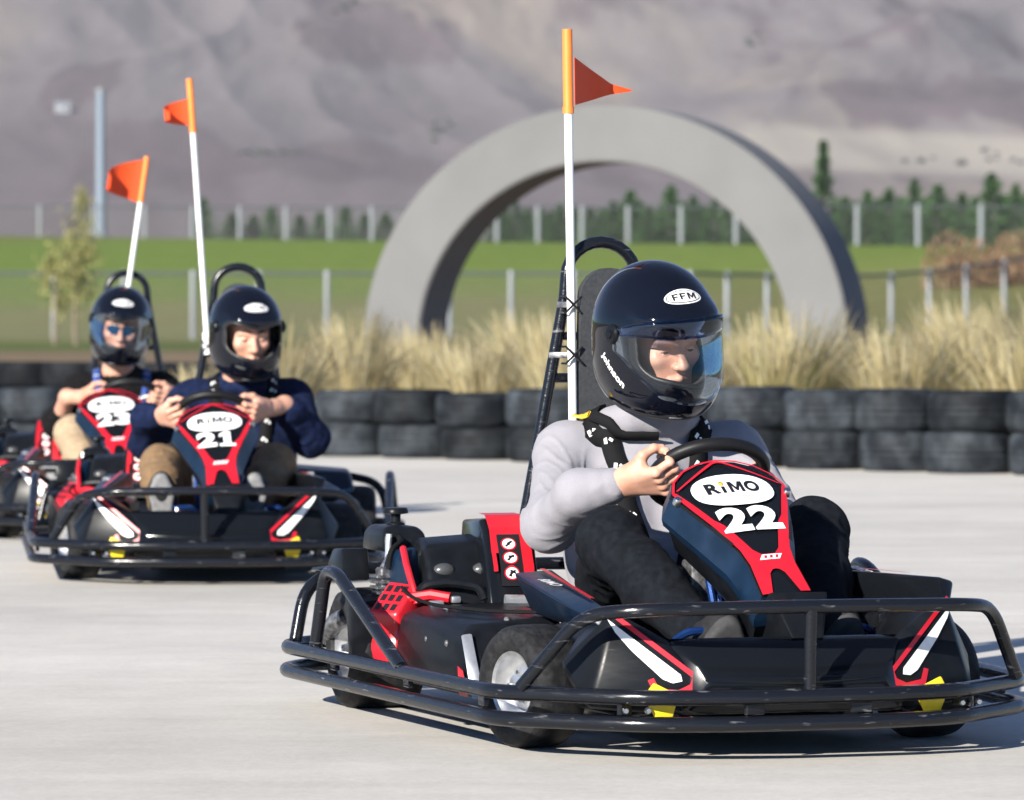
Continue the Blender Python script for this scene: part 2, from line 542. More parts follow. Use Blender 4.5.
class SDF:
    def __init__(self):
        self.ops = []

    def add(self, f, lo, hi, k=0.02, op='u'):
        self.ops.append((f, np.array(lo, float), np.array(hi, float), k, op))
        return self

    def cone(self, a, b, ra, rb, k=0.02, op='u'):
        a = np.array(a, float); b = np.array(b, float)
        ba = b - a
        L2 = max(1e-12, ba @ ba)
        def f(P):
            t = np.clip(((P - a) @ ba) / L2, 0, 1)
            d = P - a - t[..., None] * ba
            return np.sqrt((d * d).sum(-1)) - (ra + (rb - ra) * t)
        m_ = max(ra, rb)
        return self.add(f, np.minimum(a, b) - m_, np.maximum(a, b) + m_, k, op)

    def ell(self, c, r, rot=None, k=0.02, op='u'):
        c = np.array(c, float); r = np.array(r, float)
        Mx = np.array(rot) if rot is not None else None
        def f(P):
            q = P - c
            if Mx is not None:
                q = q @ Mx
            k0 = np.sqrt(((q / r) ** 2).sum(-1))
            k1 = np.sqrt(((q / (r * r)) ** 2).sum(-1))
            return k0 * (k0 - 1) / np.maximum(k1, 1e-9)
        e = r.max() if rot is not None else r
        return self.add(f, c - e, c + e, k, op)

    def rbox(self, c, hs, rad, rot=None, k=0.02, op='u'):
        c = np.array(c, float); hs = np.array(hs, float)
        Mx = np.array(rot) if rot is not None else None
        def f(P):
            q = P - c
            if Mx is not None:
                q = q @ Mx
            q = np.abs(q) - (hs - rad)
            return np.sqrt((np.maximum(q, 0) ** 2).sum(-1)) + np.minimum(q.max(-1), 0) - rad
        e = np.full(3, np.linalg.norm(hs)) if rot is not None else hs
        return self.add(f, c - e, c + e, k, op)

    def ev(self, P):
        g = np.full(P.shape[:-1], BIG)
        for f, lo, hi, k, op in self.ops:
            g = self._mix(g, f(P), k, op)
        return g

    @staticmethod
    def _mix(a, b, k, op):
        if op == 'u':
            h = np.clip(0.5 + 0.5 * (a - b) / k, 0, 1)
            return a * (1 - h) + b * h - k * h * (1 - h)
        if op == 's':
            b = -b
        h = np.clip(0.5 - 0.5 * (a - b) / k, 0, 1)
        return a * (1 - h) + b * h + k * h * (1 - h)

    def mesh(self, h, newton=2):
        lo = np.min([o[1] for o in self.ops if o[4] == 'u'], axis=0) - 3 * h
        hi = np.max([o[2] for o in self.ops if o[4] == 'u'], axis=0) + 3 * h
        n = np.ceil((hi - lo) / h).astype(int) + 1
        ax = [lo[i] + np.arange(n[i]) * h for i in range(3)]
        g = np.full(n, BIG, np.float32)
        for f, l, u, k, op in self.ops:
            pad = k + 3 * h
            i0 = np.maximum(0, np.floor((l - pad - lo) / h).astype(int))
            i1 = np.minimum(n, np.ceil((u + pad - lo) / h).astype(int) + 1)
            if np.any(i1 <= i0):
                continue
            X, Y, Z = np.meshgrid(ax[0][i0[0]:i1[0]], ax[1][i0[1]:i1[1]], ax[2][i0[2]:i1[2]], indexing='ij')
            P = np.stack((X, Y, Z), -1)
            s = tuple(slice(i0[i], i1[i]) for i in range(3))
            g[s] = self._mix(g[s].astype(float), f(P), k, op)
        V, F = surfnets(g, lo, h)
        for _ in range(newton):
            d, N = self.grad(V)
            V = V - N * np.clip(d, -h, h)[:, None]
        return V, F

    def grad(self, V, e=4e-4):
        d = self.ev(V)
        N = np.empty_like(V)
        for i in range(3):
            o = np.zeros(3); o[i] = e
            N[:, i] = self.ev(V + o) - self.ev(V - o)
        N /= np.maximum(np.linalg.norm(N, axis=1, keepdims=True), 1e-9)
        return d, N

    def ray(self, o, dirs, t1=0.5, off=0.0):
        """walk inward from outside along each direction until the surface is met"""
        o = np.array(o, float)
        dirs = np.asarray(dirs, float)
        t = np.full(len(dirs), t1)
        for _ in range(60):
            d = self.ev(o + dirs * t[:, None]) - off
            t -= np.clip(d, -0.02, 0.05) * 0.9
        return o + dirs * t[:, None]

def surfnets(g, lo, h):
    s = g < 0
    c = s[:-1, :-1, :-1].astype(np.int8)
    tot = np.zeros(c.shape, np.int8)
    for dx in (0, 1):
        for dy in (0, 1):
            for dz in (0, 1):
                tot += s[dx:dx + c.shape[0], dy:dy + c.shape[1], dz:dz + c.shape[2]]
    act = (tot > 0) & (tot < 8)
    I = np.argwhere(act)
    idx = np.full(c.shape, -1, np.int32)
    idx[act] = np.arange(len(I))
    corners = np.array([[x, y, z] for x in (0, 1) for y in (0, 1) for z in (0, 1)])
    vals = np.stack([g[I[:, 0] + q[0], I[:, 1] + q[1], I[:, 2] + q[2]] for q in corners], 1).astype(float)
    acc = np.zeros((len(I), 3)); cnt = np.zeros(len(I))
    for a in range(8):
        for b in range(a + 1, 8):
            if np.abs(corners[a] - corners[b]).sum() != 1:
                continue
            va, vb = vals[:, a], vals[:, b]
            x = (va < 0) != (vb < 0)
            t = np.where(x, va / np.where(x, va - vb, 1), 0)
            p = corners[a] + t[:, None] * (corners[b] - corners[a])
            acc += np.where(x[:, None], p, 0)
            cnt += x
    V = lo + (I + acc / cnt[:, None]) * h
    faces = []
    for axis in range(3):
        s0 = np.moveaxis(s, axis, 0)
        id_ = np.moveaxis(idx, axis, 0)
        a = s0[:-1, 1:-1, 1:-1]; b = s0[1:, 1:-1, 1:-1]
        x = np.argwhere(a != b)
        if not len(x):
            continue
        i, j, k = x[:, 0], x[:, 1] + 1, x[:, 2] + 1
        q = np.stack((id_[i, j - 1, k - 1], id_[i, j, k - 1], id_[i, j, k], id_[i, j - 1, k]), 1)
        flip = ~s0[i, j, k]
        if axis == 1:
            flip = ~flip
        q[flip] = q[flip][:, ::-1]
        faces.append(q)
    F = np.concatenate(faces)
    F = F[(F >= 0).all(1)]
    return V, F

def cloth_noise(V, N, amp, scale, seed=0.0, stretch=None):
    out = V.copy()
    off = Vector((seed * 13.7, seed * 7.1, seed * 3.3))
    for i in range(len(V)):
        p = Vector(V[i]) * scale
        if stretch is not None:
            p = Vector((p.x * stretch[0], p.y * stretch[1], p.z * stretch[2]))
        n = 1 - abs(mnoise.noise(p + off)) * 2.2
        n2 = mnoise.noise(p * 2.3 + off)
        out[i] += N[i] * amp * (n * 0.8 + n2 * 0.5 - 0.3)
    return out

def np_obj(name, V, F, m, parent=None):
    return link_mesh(name, mesh_np(name, V, F), m, parent)

def per_object_tone(m, lo, hi):
    """each copy gets its own tone and its own piece of the pattern"""
    nt = m.node_tree
    b = nt.nodes["Principled BSDF"]
    oi = nt.nodes.new("ShaderNodeObjectInfo")
    mr = nt.nodes.new("ShaderNodeMapRange"); mr.inputs["To Min"].default_value = lo; mr.inputs["To Max"].default_value = hi
    nt.links.new(oi.outputs["Random"], mr.inputs["Value"])
    src = b.inputs["Base Color"].links[0].from_socket
    mx = nt.nodes.new("ShaderNodeMix"); mx.data_type = 'RGBA'; mx.blend_type = 'MULTIPLY'; mx.inputs["Factor"].default_value = 1
    nt.links.new(src, mx.inputs["A"]); nt.links.new(mr.outputs[0], mx.inputs["B"])
    nt.links.new(mx.outputs["Result"], b.inputs["Base Color"])
    mp = [n for n in nt.nodes if n.type == 'MAPPING'][0]
    ml = nt.nodes.new("ShaderNodeMath"); ml.operation = 'MULTIPLY'; ml.inputs[1].default_value = 40.0
    nt.links.new(oi.outputs["Random"], ml.inputs[0])
    nt.links.new(ml.outputs[0], mp.inputs["Location"])
per_object_tone(M['tyre'], 0.5, 1.7)
per_object_tone(M['tyre_black'], 0.7, 1.3)
M['sole_pale'] = mat('worn_grey_sole', (0.16, 0.16, 0.162), 0.8, var=0.2, vscale=60)
M['strip'] = mat('brushed_strip', (0.42, 0.44, 0.47), 0.35, metal=0.7, var=0.35, vscale=14)

HAZE = True
# ------------------------------------------------------------------ the setting
def px2x(px, d):
    return (px - 512.0) * d / FPX

def px2z(py, d):
    return 0.93 + (HORIZON - py) * d / FPX

def crest(X):
    Yc = min(310.0, max(190.0, 255.0 - 1.5 * X))
    return Yc, 0.93 + (HORIZON - (242.0 + 0.18 * max(-40, min(40, X)))) * Yc / FPX

def ground_z(X, Y):
    Yc, zc = crest(X)
    if Y <= 168: return 0.0
    if Y < Yc:
        t = (Y - 168) / (Yc - 168)
        return zc * (0.25 * t + 0.75 * (3 * t * t - 2 * t ** 3))
    return zc + min(1.0, (Y - Yc) * 0.004) + 0.0

# one big sheet: field, bank and the flat beyond, out to the hills
def build_ground():
    xs = np.concatenate((np.linspace(-900, -70, 12)[:-1], np.linspace(-70, 70, 71), np.linspace(70, 900, 12)[1:]))
    ys = np.concatenate((np.linspace(-60, 160, 45), np.linspace(164, 330, 60), np.linspace(345, 1700, 24)))
    V = [(x, y, ground_z(x, y)) for y in ys for x in xs]
    nx = len(xs)
    F = [(j * nx + i, j * nx + i + 1, (j + 1) * nx + i + 1, (j + 1) * nx + i) for j in range(len(ys) - 1) for i in range(nx - 1)]
    me = mesh_np("ground", V, F)
    m = bpy.data.materials.new("field_grass")
    m.use_nodes = True
    nt = m.node_tree
    b = nt.nodes["Principled BSDF"]
    b.inputs["Roughness"].default_value = 0.95
    b.inputs["Specular IOR Level"].default_value = 0.1
    geo = nt.nodes.new("ShaderNodeNewGeometry")
    sep = nt.nodes.new("ShaderNodeSeparateXYZ")
    nt.links.new(geo.outputs["Position"], sep.inputs[0])
    n = nt.nodes.new("ShaderNodeTexNoise"); n.inputs["Scale"].default_value = 0.12; n.inputs["Detail"].default_value = 8
    nt.links.new(geo.outputs["Position"], n.inputs["Vector"])
    wob = nt.nodes.new("ShaderNodeMath"); wob.operation = 'MULTIPLY_ADD'
    wob.inputs[1].default_value = 26.0
    nt.links.new(n.outputs["Fac"], wob.inputs[0])
    nt.links.new(sep.outputs["Y"], wob.inputs[2])
    r = nt.nodes.new("ShaderNodeMapRange")
    r.inputs["From Min"].default_value = 60; r.inputs["From Max"].default_value = 320
    nt.links.new(wob.outputs[0], r.inputs["Value"])
    cr = nt.nodes.new("ShaderNodeValToRGB")
    e = cr.color_ramp.elements
    def P(y): return (y + 13 - 60) / 260.0
    e[0].position = P(88); e[0].color = (0.17, 0.125, 0.075, 1)          # bare dirt
    e[1].position = P(104); e[1].color = (0.16, 0.115, 0.07, 1)
    for y, c in ((118, (0.075, 0.10, 0.022)), (134, (0.085, 0.11, 0.028)), (150, (0.150, 0.148, 0.058)), (196, (0.150, 0.148, 0.054)), (212, (0.115, 0.158, 0.026)), (262, (0.110, 0.162, 0.023)), (292, (0.125, 0.140, 0.030))):
        q = e.new(P(y)); q.color = (*c, 1)
    nt.links.new(r.outputs[0], cr.inputs["Fac"])
    n2 = nt.nodes.new("ShaderNodeTexNoise"); n2.inputs["Scale"].default_value = 1.1; n2.inputs["Detail"].default_value = 6
    nt.links.new(geo.outputs["Position"], n2.inputs["Vector"])
    mr = nt.nodes.new("ShaderNodeMapRange"); mr.inputs["To Min"].default_value = 0.65; mr.inputs["To Max"].default_value = 1.35
    nt.links.new(n2.outputs["Fac"], mr.inputs["Value"])
    mul = nt.nodes.new("ShaderNodeMix"); mul.data_type = 'RGBA'; mul.blend_type = 'MULTIPLY'; mul.inputs["Factor"].default_value = 1
    nt.links.new(cr.outputs[0], mul.inputs["A"]); nt.links.new(mr.outputs[0], mul.inputs["B"])
    nt.links.new(mul.outputs["Result"], b.inputs["Base Color"])
    o = link_mesh("ground", me, m)
    tag(o, kind='structure')
build_ground()

# tyre row: the line its feet stand on
def row_y(X):
    if X > -1.5: return 28.84 - 0.86 * X
    return 28.84 + 0.86 * 1.5 + 0.30 * (-1.5 - X) - 0.22 * (-1.5 - X) ** 2

def build_track():
    xs = np.linspace(-9, 9, 73)
    V, F = [], []
    for x in xs:
        V.append((x, -40.0, 0.006)); V.append((x, 12.0, 0.006)); V.append((x, row_y(max(-4.2, x)) + 0.75, 0.006))
    V2 = [(-60, -40, .006), (-60, 12, .006), (-60, row_y(-4.2) + .75, .006)] + V + [(60, -40, .006), (60, 12, .006), (60, row_y(9) + .75, .006)]
    for i in range(len(V2) // 3 - 1):
        for j in (0, 1):
            a = i * 3 + j
            F.append((a, a + 3, a + 4, a + 1))
    me = mesh_np("track", V2, F)
    m = bpy.data.materials.new("track_concrete")
    m.use_nodes = True
    nt = m.node_tree
    b = nt.nodes["Principled BSDF"]
    b.inputs["Roughness"].default_value = 0.85
    b.inputs["Specular IOR Level"].default_value = 0.25
    tc = nt.nodes.new("ShaderNodeNewGeometry")
    def noise(scale, det, st):
        mp = nt.nodes.new("ShaderNodeMapping"); mp.inputs["Scale"].default_value = st
        nt.links.new(tc.outputs["Position"], mp.inputs["Vector"])
        n = nt.nodes.new("ShaderNodeTexNoise"); n.inputs["Scale"].default_value = scale; n.inputs["Detail"].default_value = det
        n.inputs["Roughness"].default_value = 0.6
        nt.links.new(mp.outputs[0], n.inputs["Vector"])
        return n
    big = noise(0.55, 6, (0.6, 1, 1))
    streak = noise(2.2, 7, (0.16, 0.9, 1))
    fine = noise(60, 8, (1, 1, 1))
    cr = nt.nodes.new("ShaderNodeValToRGB")
    cr.color_ramp.elements[0].position = 0.3; cr.color_ramp.elements[0].color = (0.435, 0.415, 0.380, 1)
    cr.color_ramp.elements[1].position = 0.7; cr.color_ramp.elements[1].color = (0.57, 0.547, 0.505, 1)
    nt.links.new(big.outputs["Fac"], cr.inputs["Fac"])
    def mulby(prev, n, lo, hi):
        mr = nt.nodes.new("ShaderNodeMapRange"); mr.inputs["From Min"].default_value = 0.3; mr.inputs["From Max"].default_value = 0.7
        mr.inputs["To Min"].default_value = lo; mr.inputs["To Max"].default_value = hi
        nt.links.new(n.outputs["Fac"], mr.inputs["Value"])
        mx = nt.nodes.new("ShaderNodeMix"); mx.data_type = 'RGBA'; mx.blend_type = 'MULTIPLY'; mx.inputs["Factor"].default_value = 1
        nt.links.new(prev, mx.inputs["A"]); nt.links.new(mr.outputs[0], mx.inputs["B"])
        return mx.outputs["Result"]
    c = mulby(cr.outputs[0], streak, 0.935, 1.04)
    c = mulby(c, fine, 0.93, 1.07)
    # faint rubber marks laid down by the karts: long dark bands along the driving line
    wv = nt.nodes.new("ShaderNodeTexWave"); wv.wave_type = 'BANDS'; wv.bands_direction = 'Y'
    wv.inputs["Scale"].default_value = 0.9; wv.inputs["Distortion"].default_value = 6.0; wv.inputs["Detail"].default_value = 3
    mp = nt.nodes.new("ShaderNodeMapping"); mp.inputs["Rotation"].default_value = (0, 0, R(14)); mp.inputs["Scale"].default_value = (0.15, 1, 1)
    nt.links.new(tc.outputs["Position"], mp.inputs["Vector"]); nt.links.new(mp.outputs[0], wv.inputs["Vector"])
    mott = noise(5.5, 8, (0.8, 1, 1))
    c = mulby(c, mott, 0.93, 1.05)
    stain = noise(1.6, 6, (0.55, 0.8, 1))
    mr2 = nt.nodes.new("ShaderNodeMapRange"); mr2.inputs["From Min"].default_value = 0.58; mr2.inputs["From Max"].default_value = 0.74
    mr2.inputs["To Min"].default_value = 1.0; mr2.inputs["To Max"].default_value = 0.90
    nt.links.new(stain.outputs["Fac"], mr2.inputs["Value"])
    mx2 = nt.nodes.new("ShaderNodeMix"); mx2.data_type = 'RGBA'; mx2.blend_type = 'MULTIPLY'; mx2.inputs["Factor"].default_value = 1
    nt.links.new(c, mx2.inputs["A"]); nt.links.new(mr2.outputs[0], mx2.inputs["B"]); c = mx2.outputs["Result"]
    wr = nt.nodes.new("ShaderNodeMapRange"); wr.inputs["From Min"].default_value = 0.86; wr.inputs["From Max"].default_value = 1.0
    wr.inputs["To Min"].default_value = 1.0; wr.inputs["To Max"].default_value = 0.985
    nt.links.new(wv.outputs["Fac"], wr.inputs["Value"])
    mx3 = nt.nodes.new("ShaderNodeMix"); mx3.data_type = 'RGBA'; mx3.blend_type = 'MULTIPLY'; mx3.inputs["Factor"].default_value = 1
    nt.links.new(c, mx3.inputs["A"]); nt.links.new(wr.outputs[0], mx3.inputs["B"]); c = mx3.outputs["Result"]
    nt.links.new(c, b.inputs["Base Color"])
    bp = nt.nodes.new("ShaderNodeBump"); bp.inputs["Strength"].default_value = 0.25; bp.inputs["Distance"].default_value = 0.004
    nt.links.new(fine.outputs["Fac"], bp.inputs["Height"]); nt.links.new(bp.outputs[0], b.inputs["Normal"])
    tag(link_mesh("track", me, m), kind='structure')
build_track()

# hills: a wide relief of ridges and gullies
def vnoise(x, y, seed):
    rs = np.random.default_rng(seed)
    T = rs.random((256, 256))
    xi = np.floor(x).astype(int); yi = np.floor(y).astype(int)
    fx = x - xi; fy = y - yi
    fx = fx * fx * fx * (fx * (fx * 6 - 15) + 10); fy = fy * fy * fy * (fy * (fy * 6 - 15) + 10)
    a = T[xi % 256, yi % 256]; b = T[(xi + 1) % 256, yi % 256]
    c = T[xi % 256, (yi + 1) % 256]; d = T[(xi + 1) % 256, (yi + 1) % 256]
    return (a * (1 - fx) + b * fx) * (1 - fy) + (c * (1 - fx) + d * fx) * fy

def fbm(x, y, o, seed, ridged=False):
    s = 0; a = 1; t = 0
    for i in range(o):
        n = vnoise(x * 2 ** i + 17.3 * i, y * 2 ** i + 5.1 * i, seed + i)
        if ridged: n = 1 - abs(2 * n - 1)
        s = s + a * n; t += a; a *= 0.5
    return s / t

def build_hills():
    na = 620
    az = np.radians(np.linspace(-15, 15, na))
    rr = np.concatenate((np.linspace(1250, 2600, 420), np.linspace(2620, 5200, 60)))
    nr = len(rr)
    A, RR = np.meshgrid(az, rr, indexing='ij')
    X = RR * np.sin(A); Y = RR * np.cos(A)
    t = np.clip((RR - 1300) / 1000.0, 0, 9)
    wx = X + 90 * (fbm(X / 330, Y / 420, 3, 90) - 0.5); wy = Y + 110 * (fbm(X / 330, Y / 420, 3, 95) - 0.5)
    # spurs run down the face, leaning from upper right to lower left
    q1 = wx - 0.42 * (wy - 1300); q2 = wx + 0.30 * (wy - 1300)
    spur = fbm(q1 / 260 + 1.7, wy / 640 + .4, 3, 3, True)
    cross = fbm(q2 / 120 + 4.2, wy / 330, 3, 13, True)
    big = fbm(X / 900 + 2.3, Y / 900, 3, 41)
    fine = fbm(q1 / 46, wy / 130, 4, 77, True)
    env = np.clip(t * 2.2, 0, 1)
    Z = 6 + 225 * t + 60 * np.clip(t, 0, 1) ** 2 + env * (64 * (spur - 0.55) + 17 * (cross - 0.5) + 90 * (big - 0.5) + 3 * (fine - 0.5) + 4 * (fbm(wx / 17, wy / 50, 3, 177) - .5))
    # colour of the ground cover itself: tussock tan, bare scree grey, heath brown
    n1 = fbm(wx / 105 + 9, wy / 300, 6, 200); n2 = fbm(wx / 34, wy / 105, 6, 300); n3 = fbm(wx / 210 + 3, wy / 420, 4, 400)
    tan = np.array([0.212, 0.180, 0.152]); grey = np.array([0.158, 0.140, 0.140]); heath = np.array([0.104, 0.080, 0.084]); pale = np.array([0.29, 0.262, 0.222])
    def sm(v, a, b):
        q = np.clip((v - a) / (b - a), 0, 1); return (q * q * (3 - 2 * q))[..., None]
    C = grey * (1 - sm(n1, .42, .60)) + tan * sm(n1, .42, .60)
    C = C * (1 - 0.85 * sm(n2, .54, .64)) + heath * 0.85 * sm(n2, .54, .64)
    C = C * (1 - 0.6 * sm(n3, .55, .7)) + heath * 0.6 * sm(n3, .55, .7)
    el = 311 - 4700 * (Z - 0.93) / Y
    pxx = 512 + 4700 * X / Y
    # the pale terrace of grassland on the right
    n4 = fbm(wx / 9, wy / 30, 4, 500)
    C = C * (0.86 + 0.28 * n4)[..., None]
    band = sm(pxx + 60 * (n1 - .5), 690, 800)[..., 0] * np.clip(1 - ((el - (150 - 14 * (pxx - 900) / 130 * -.6 + 40 * (n3 - .5))) / 22) ** 2, 0, 1)
    band = np.clip(band * 1.6, 0, .95)
    C = C * (1 - band[..., None]) + pale * band[..., None]
    V = np.stack((X, Y, Z), -1).reshape(-1, 3)
    i, j = np.meshgrid(np.arange(na - 1), np.arange(nr - 1), indexing='ij')
    a = (i * nr + j).ravel()
    F = np.stack((a, a + nr, a + nr + 1, a + 1), 1)[:, ::-1]
    me = mesh_np("hills", V, F[:, ::-1])
    at = me.color_attributes.new("tint", 'FLOAT_COLOR', 'POINT')
    at.data.foreach_set("color", np.concatenate((C.reshape(-1, 3), np.ones((len(V), 1))), 1).astype(np.float32).ravel())
    m = attr_mat("hill_cover", 1.0)
    m.node_tree.nodes["Principled BSDF"].inputs["Specular IOR Level"].default_value = 0.0
    tag(link_mesh("hills", me, m), kind='structure')
    return X, Y, Z, pxx, el
HILL = build_hills()

def hill_spot(px, py):
    """the point of the hillside that stands at this place of the view"""
    X, Y, Z, pxx, el = HILL
    i = int(np.argmin(np.abs(pxx[:, 0] - px)))
    low = 1e9
    for j in range(el.shape[1]):
        if el[i, j] < low:
            low = el[i, j]
            if low <= py: return X[i, j], Y[i, j], Z[i, j]
    return X[i, -1], Y[i, -1], Z[i, -1]

def build_hill_scrub():
    r = np.random.default_rng(44)
    V, F, C = [], [], []
    spots = [(240 + 4 * k, 155 + r.normal() * 1.2) for k in range(16)] + [(350 + r.normal() * 9, 10 + r.normal() * 6) for _ in range(9)] + [(430 + r.normal() * 12, 128 + r.normal() * 7) for _ in range(8)]
    spots += [(756 + r.normal() * 6, 45 + r.normal() * 3) for _ in range(5)] + [(950 + r.normal() * 35, 162 + r.normal() * 4) for _ in range(10)]
    for px, py in spots:
        x, y, z = hill_spot(px, py)
        w = 0.6 + 1.3 * r.random()
        for _ in range(26):
            u = r.normal(size=3); u /= np.linalg.norm(u)
            p = np.array([x, y, z + .3 * w]) + u * np.array([w, w, .6 * w]) * (.5 + .5 * r.random())
            q = np.cross(u, r.normal(size=3)); q /= np.linalg.norm(q); d = np.cross(u, q)
            k = len(V); s_ = .45 * w
            V += [p - d * s_, p + q * s_, p + d * s_, p - q * s_]
            F.append((k, k + 1, k + 2, k + 3))
            C += [np.array([.070, .074, .055]) * (.7 + .6 * r.random())] * 4
    tag(tint_mesh("hill_scrub", V, F, C, M['leaf']), "dark specks of scrub scattered over the far hillside", "scrub", kind='stuff')

def build_farmhouse():
    x, y, z = hill_spot(62, 113)
    root = empty("farm_building", (x, y, z))
    tag(root, "tiny pale farm building far up the hillside on the left", "building")
    MB().box((0, 0, 1.0), (5.0, 3.2, 2.6), None, .04, 1).build("wall", M['metal_grey'], root)
    MB().hull([(-2.7, -1.8, 2.3), (2.7, -1.8, 2.3), (-2.7, 1.8, 2.3), (2.7, 1.8, 2.3), (-2.7, 0, 3.5), (2.7, 0, 3.5), (-2.7, -1.8, 2.38), (2.7, 1.8, 2.38)], 0).build("roof", M['metal_grey'], root)
    MB().box((1.2, -1.62, 1.2), (1.0, .06, 1.0)).build("window", M['glass_dark'], root)

def tint_mesh(name, V, F, C, m, parent=None, smooth=False):
    me = mesh_np(name, V, F, smooth)
    at = me.color_attributes.new("tint", 'FLOAT_COLOR', 'POINT')
    at.data.foreach_set("color", np.concatenate((np.asarray(C), np.ones((len(V), 1))), 1).astype(np.float32).ravel())
    return link_mesh(name, me, m, parent)

build_hill_scrub()
M['glass_dark'] = mat('dark_glass', (0.02, 0.025, 0.03), 0.1)
build_farmhouse()

# arch: a ring of smooth concrete standing on the field
def build_arch():
    D = 62.0
    cx, cz = px2x(601, D), px2z(346, D)
    Ro, Ri, T, yaw = 3.17, 2.43, 1.06, R(20)
    e1 = Vector((math.cos(yaw), -math.sin(yaw), 0)); e2 = Vector((math.sin(yaw), math.cos(yaw), 0))
    n = 120
    def ang0(r): return math.asin(max(-1, min(1, (-0.15 - cz) / r)))
    rings = []
    for k in range(n + 1):
        s = k / n
        ro = []
        for (r, dep) in ((Ri, 0), (Ro, 0), (Ro, T), (Ri, T)):
            a0 = ang0(r)
            a = a0 + (math.pi - 2 * a0) * s
            p = e1 * (r * math.cos(a)) * 1.065 + Vector((0, 0, r * math.sin(a) * 1.0)) + e2 * dep
            ro.append(p)
        rings.append(ro)
    mb = MB()
    mb.ring_loft(rings)
    bmesh.ops.recalc_face_normals(mb.bm, faces=mb.bm.faces)
    ed = [e for e in mb.bm.edges if len(e.link_faces) == 2 and e.calc_face_angle(0) > R(50)]
    bmesh.ops.bevel(mb.bm, geom=ed, offset=0.02, segments=2, affect='EDGES')
    o = mb.build("arch_sculpture", M['concrete_arch'])
    o.location = (cx, D, cz)
    tag(o, "large grey concrete ring arch standing in the field behind the tall grass", "arch sculpture")
build_arch()

# fences
def chain_mat():
    m = bpy.data.materials.new("chain_link")
    m.use_nodes = True
    nt = m.node_tree
    b = nt.nodes["Principled BSDF"]
    b.inputs["Base Color"].default_value = (0.07, 0.075, 0.065, 1)
    b.inputs["Roughness"].default_value = 0.6
    b.inputs["Metallic"].default_value = 0.2
    tc = nt.nodes.new("ShaderNodeTexCoord")
    sp = nt.nodes.new("ShaderNodeSeparateXYZ")
    nt.links.new(tc.outputs["Object"], sp.inputs[0])
    fac = None
    for sg in (1, -1):          # the two diagonal runs of wire of the mesh
        a = nt.nodes.new("ShaderNodeMath"); a.operation = 'MULTIPLY_ADD'
        a.inputs[1].default_value = float(sg)
        nt.links.new(sp.outputs["X"], a.inputs[0]); nt.links.new(sp.outputs["Z"], a.inputs[2])
        s = nt.nodes.new("ShaderNodeMath"); s.operation = 'PINGPONG'; s.inputs[1].default_value = 0.035
        nt.links.new(a.outputs[0], s.inputs[0])
        g = nt.nodes.new("ShaderNodeMath"); g.operation = 'LESS_THAN'; g.inputs[1].default_value = 0.0030
        nt.links.new(s.outputs[0], g.inputs[0])
        if fac is None: fac = g
        else:
            mx_ = nt.nodes.new("ShaderNodeMath"); mx_.operation = 'MAXIMUM'
            nt.links.new(fac.outputs[0], mx_.inputs[0]); nt.links.new(g.outputs[0], mx_.inputs[1]); fac = mx_
    tr = nt.nodes.new("ShaderNodeBsdfTransparent")
    mx = nt.nodes.new("ShaderNodeMixShader")
    nt.links.new(fac.outputs[0], mx.inputs[0])
    nt.links.new(tr.outputs[0], mx.inputs[1]); nt.links.new(b.outputs[0], mx.inputs[2])
    nt.links.new(mx.outputs[0], nt.nodes["Material Output"].inputs[0])
    return m
M['chain'] = chain_mat()

def fence(posts, hgt, label, cat="fence", pr=0.06, rail=0.035):
    """posts: list of (x, y, z) feet"""
    root = empty("chain_link_fence", posts[len(posts) // 2])
    base = Vector(posts[len(posts) // 2])
    tag(root, label, cat)
    for p in posts:
        q = Vector(p) - base
        MB().lathe([(0, -0.3), (pr, -0.3), (pr, hgt), (pr * 0.6, hgt + 0.05), (0, hgt + 0.06)], 10, c=q, closed=False).build("post", M['metal_grey'], root)
    a = [Vector(p) - base for p in posts]
    MB().tube([q + Vector((0, 0, hgt - 0.05)) for q in a], rail, 8).build("top_rail", M['rail'], root)
    mb = MB()
    for i in range(len(a) - 1):
        u = Vector((0, -pr - 0.012, 0))
        mb.poly([a[i] + u + Vector((0, 0, .05)), a[i + 1] + u + Vector((0, 0, .05)), a[i + 1] + u + Vector((0, 0, hgt - .06)), a[i] + u + Vector((0, 0, hgt - .06))])
    mb.build("wire_mesh", M['chain'], root, smooth=0)

def lower_fence():
    D = 155.0
    xs = list(range(-692, -148, 68)) + [-148, -80, -12, 54, 124, 193, 259, 327, 389, 450, 511, 574, 632, 690, 727, 767, 808, 850, 891, 929, 966, 1004, 1045, 1090] + list(range(1132, 1560, 42))
    P = []
    for x in xs:
        d = D + max(0, x - 690) * 0.085
        P.append((px2x(x, d), d, ground_z(px2x(x, d), d) - .03))
    fence(P, 2.25, "chain link fence with pale posts at the foot of the green bank", pr=0.09, rail=0.055)
lower_fence()

def upper_fence():
    xs = list(range(-582, -62, 52)) + [-62, -10, 40, 93, 145, 193, 240, 286, 330, 372, 412, 454, 497, 538, 582, 628, 681, 736, 796, 857, 918, 981, 1046, 1110] + list(range(1176, 1600, 66))
    P = []
    for x in xs:
        X = px2x(x, 265)
        Yc, zc = crest(X)
        d = Yc + 3
        X = px2x(x, d)
        P.append((X, d, ground_z(X, d) - 0.05))
    fence(P, 2.0, "chain link fence with pale posts running along the top of the green bank", pr=0.12, rail=0.05)
upper_fence()

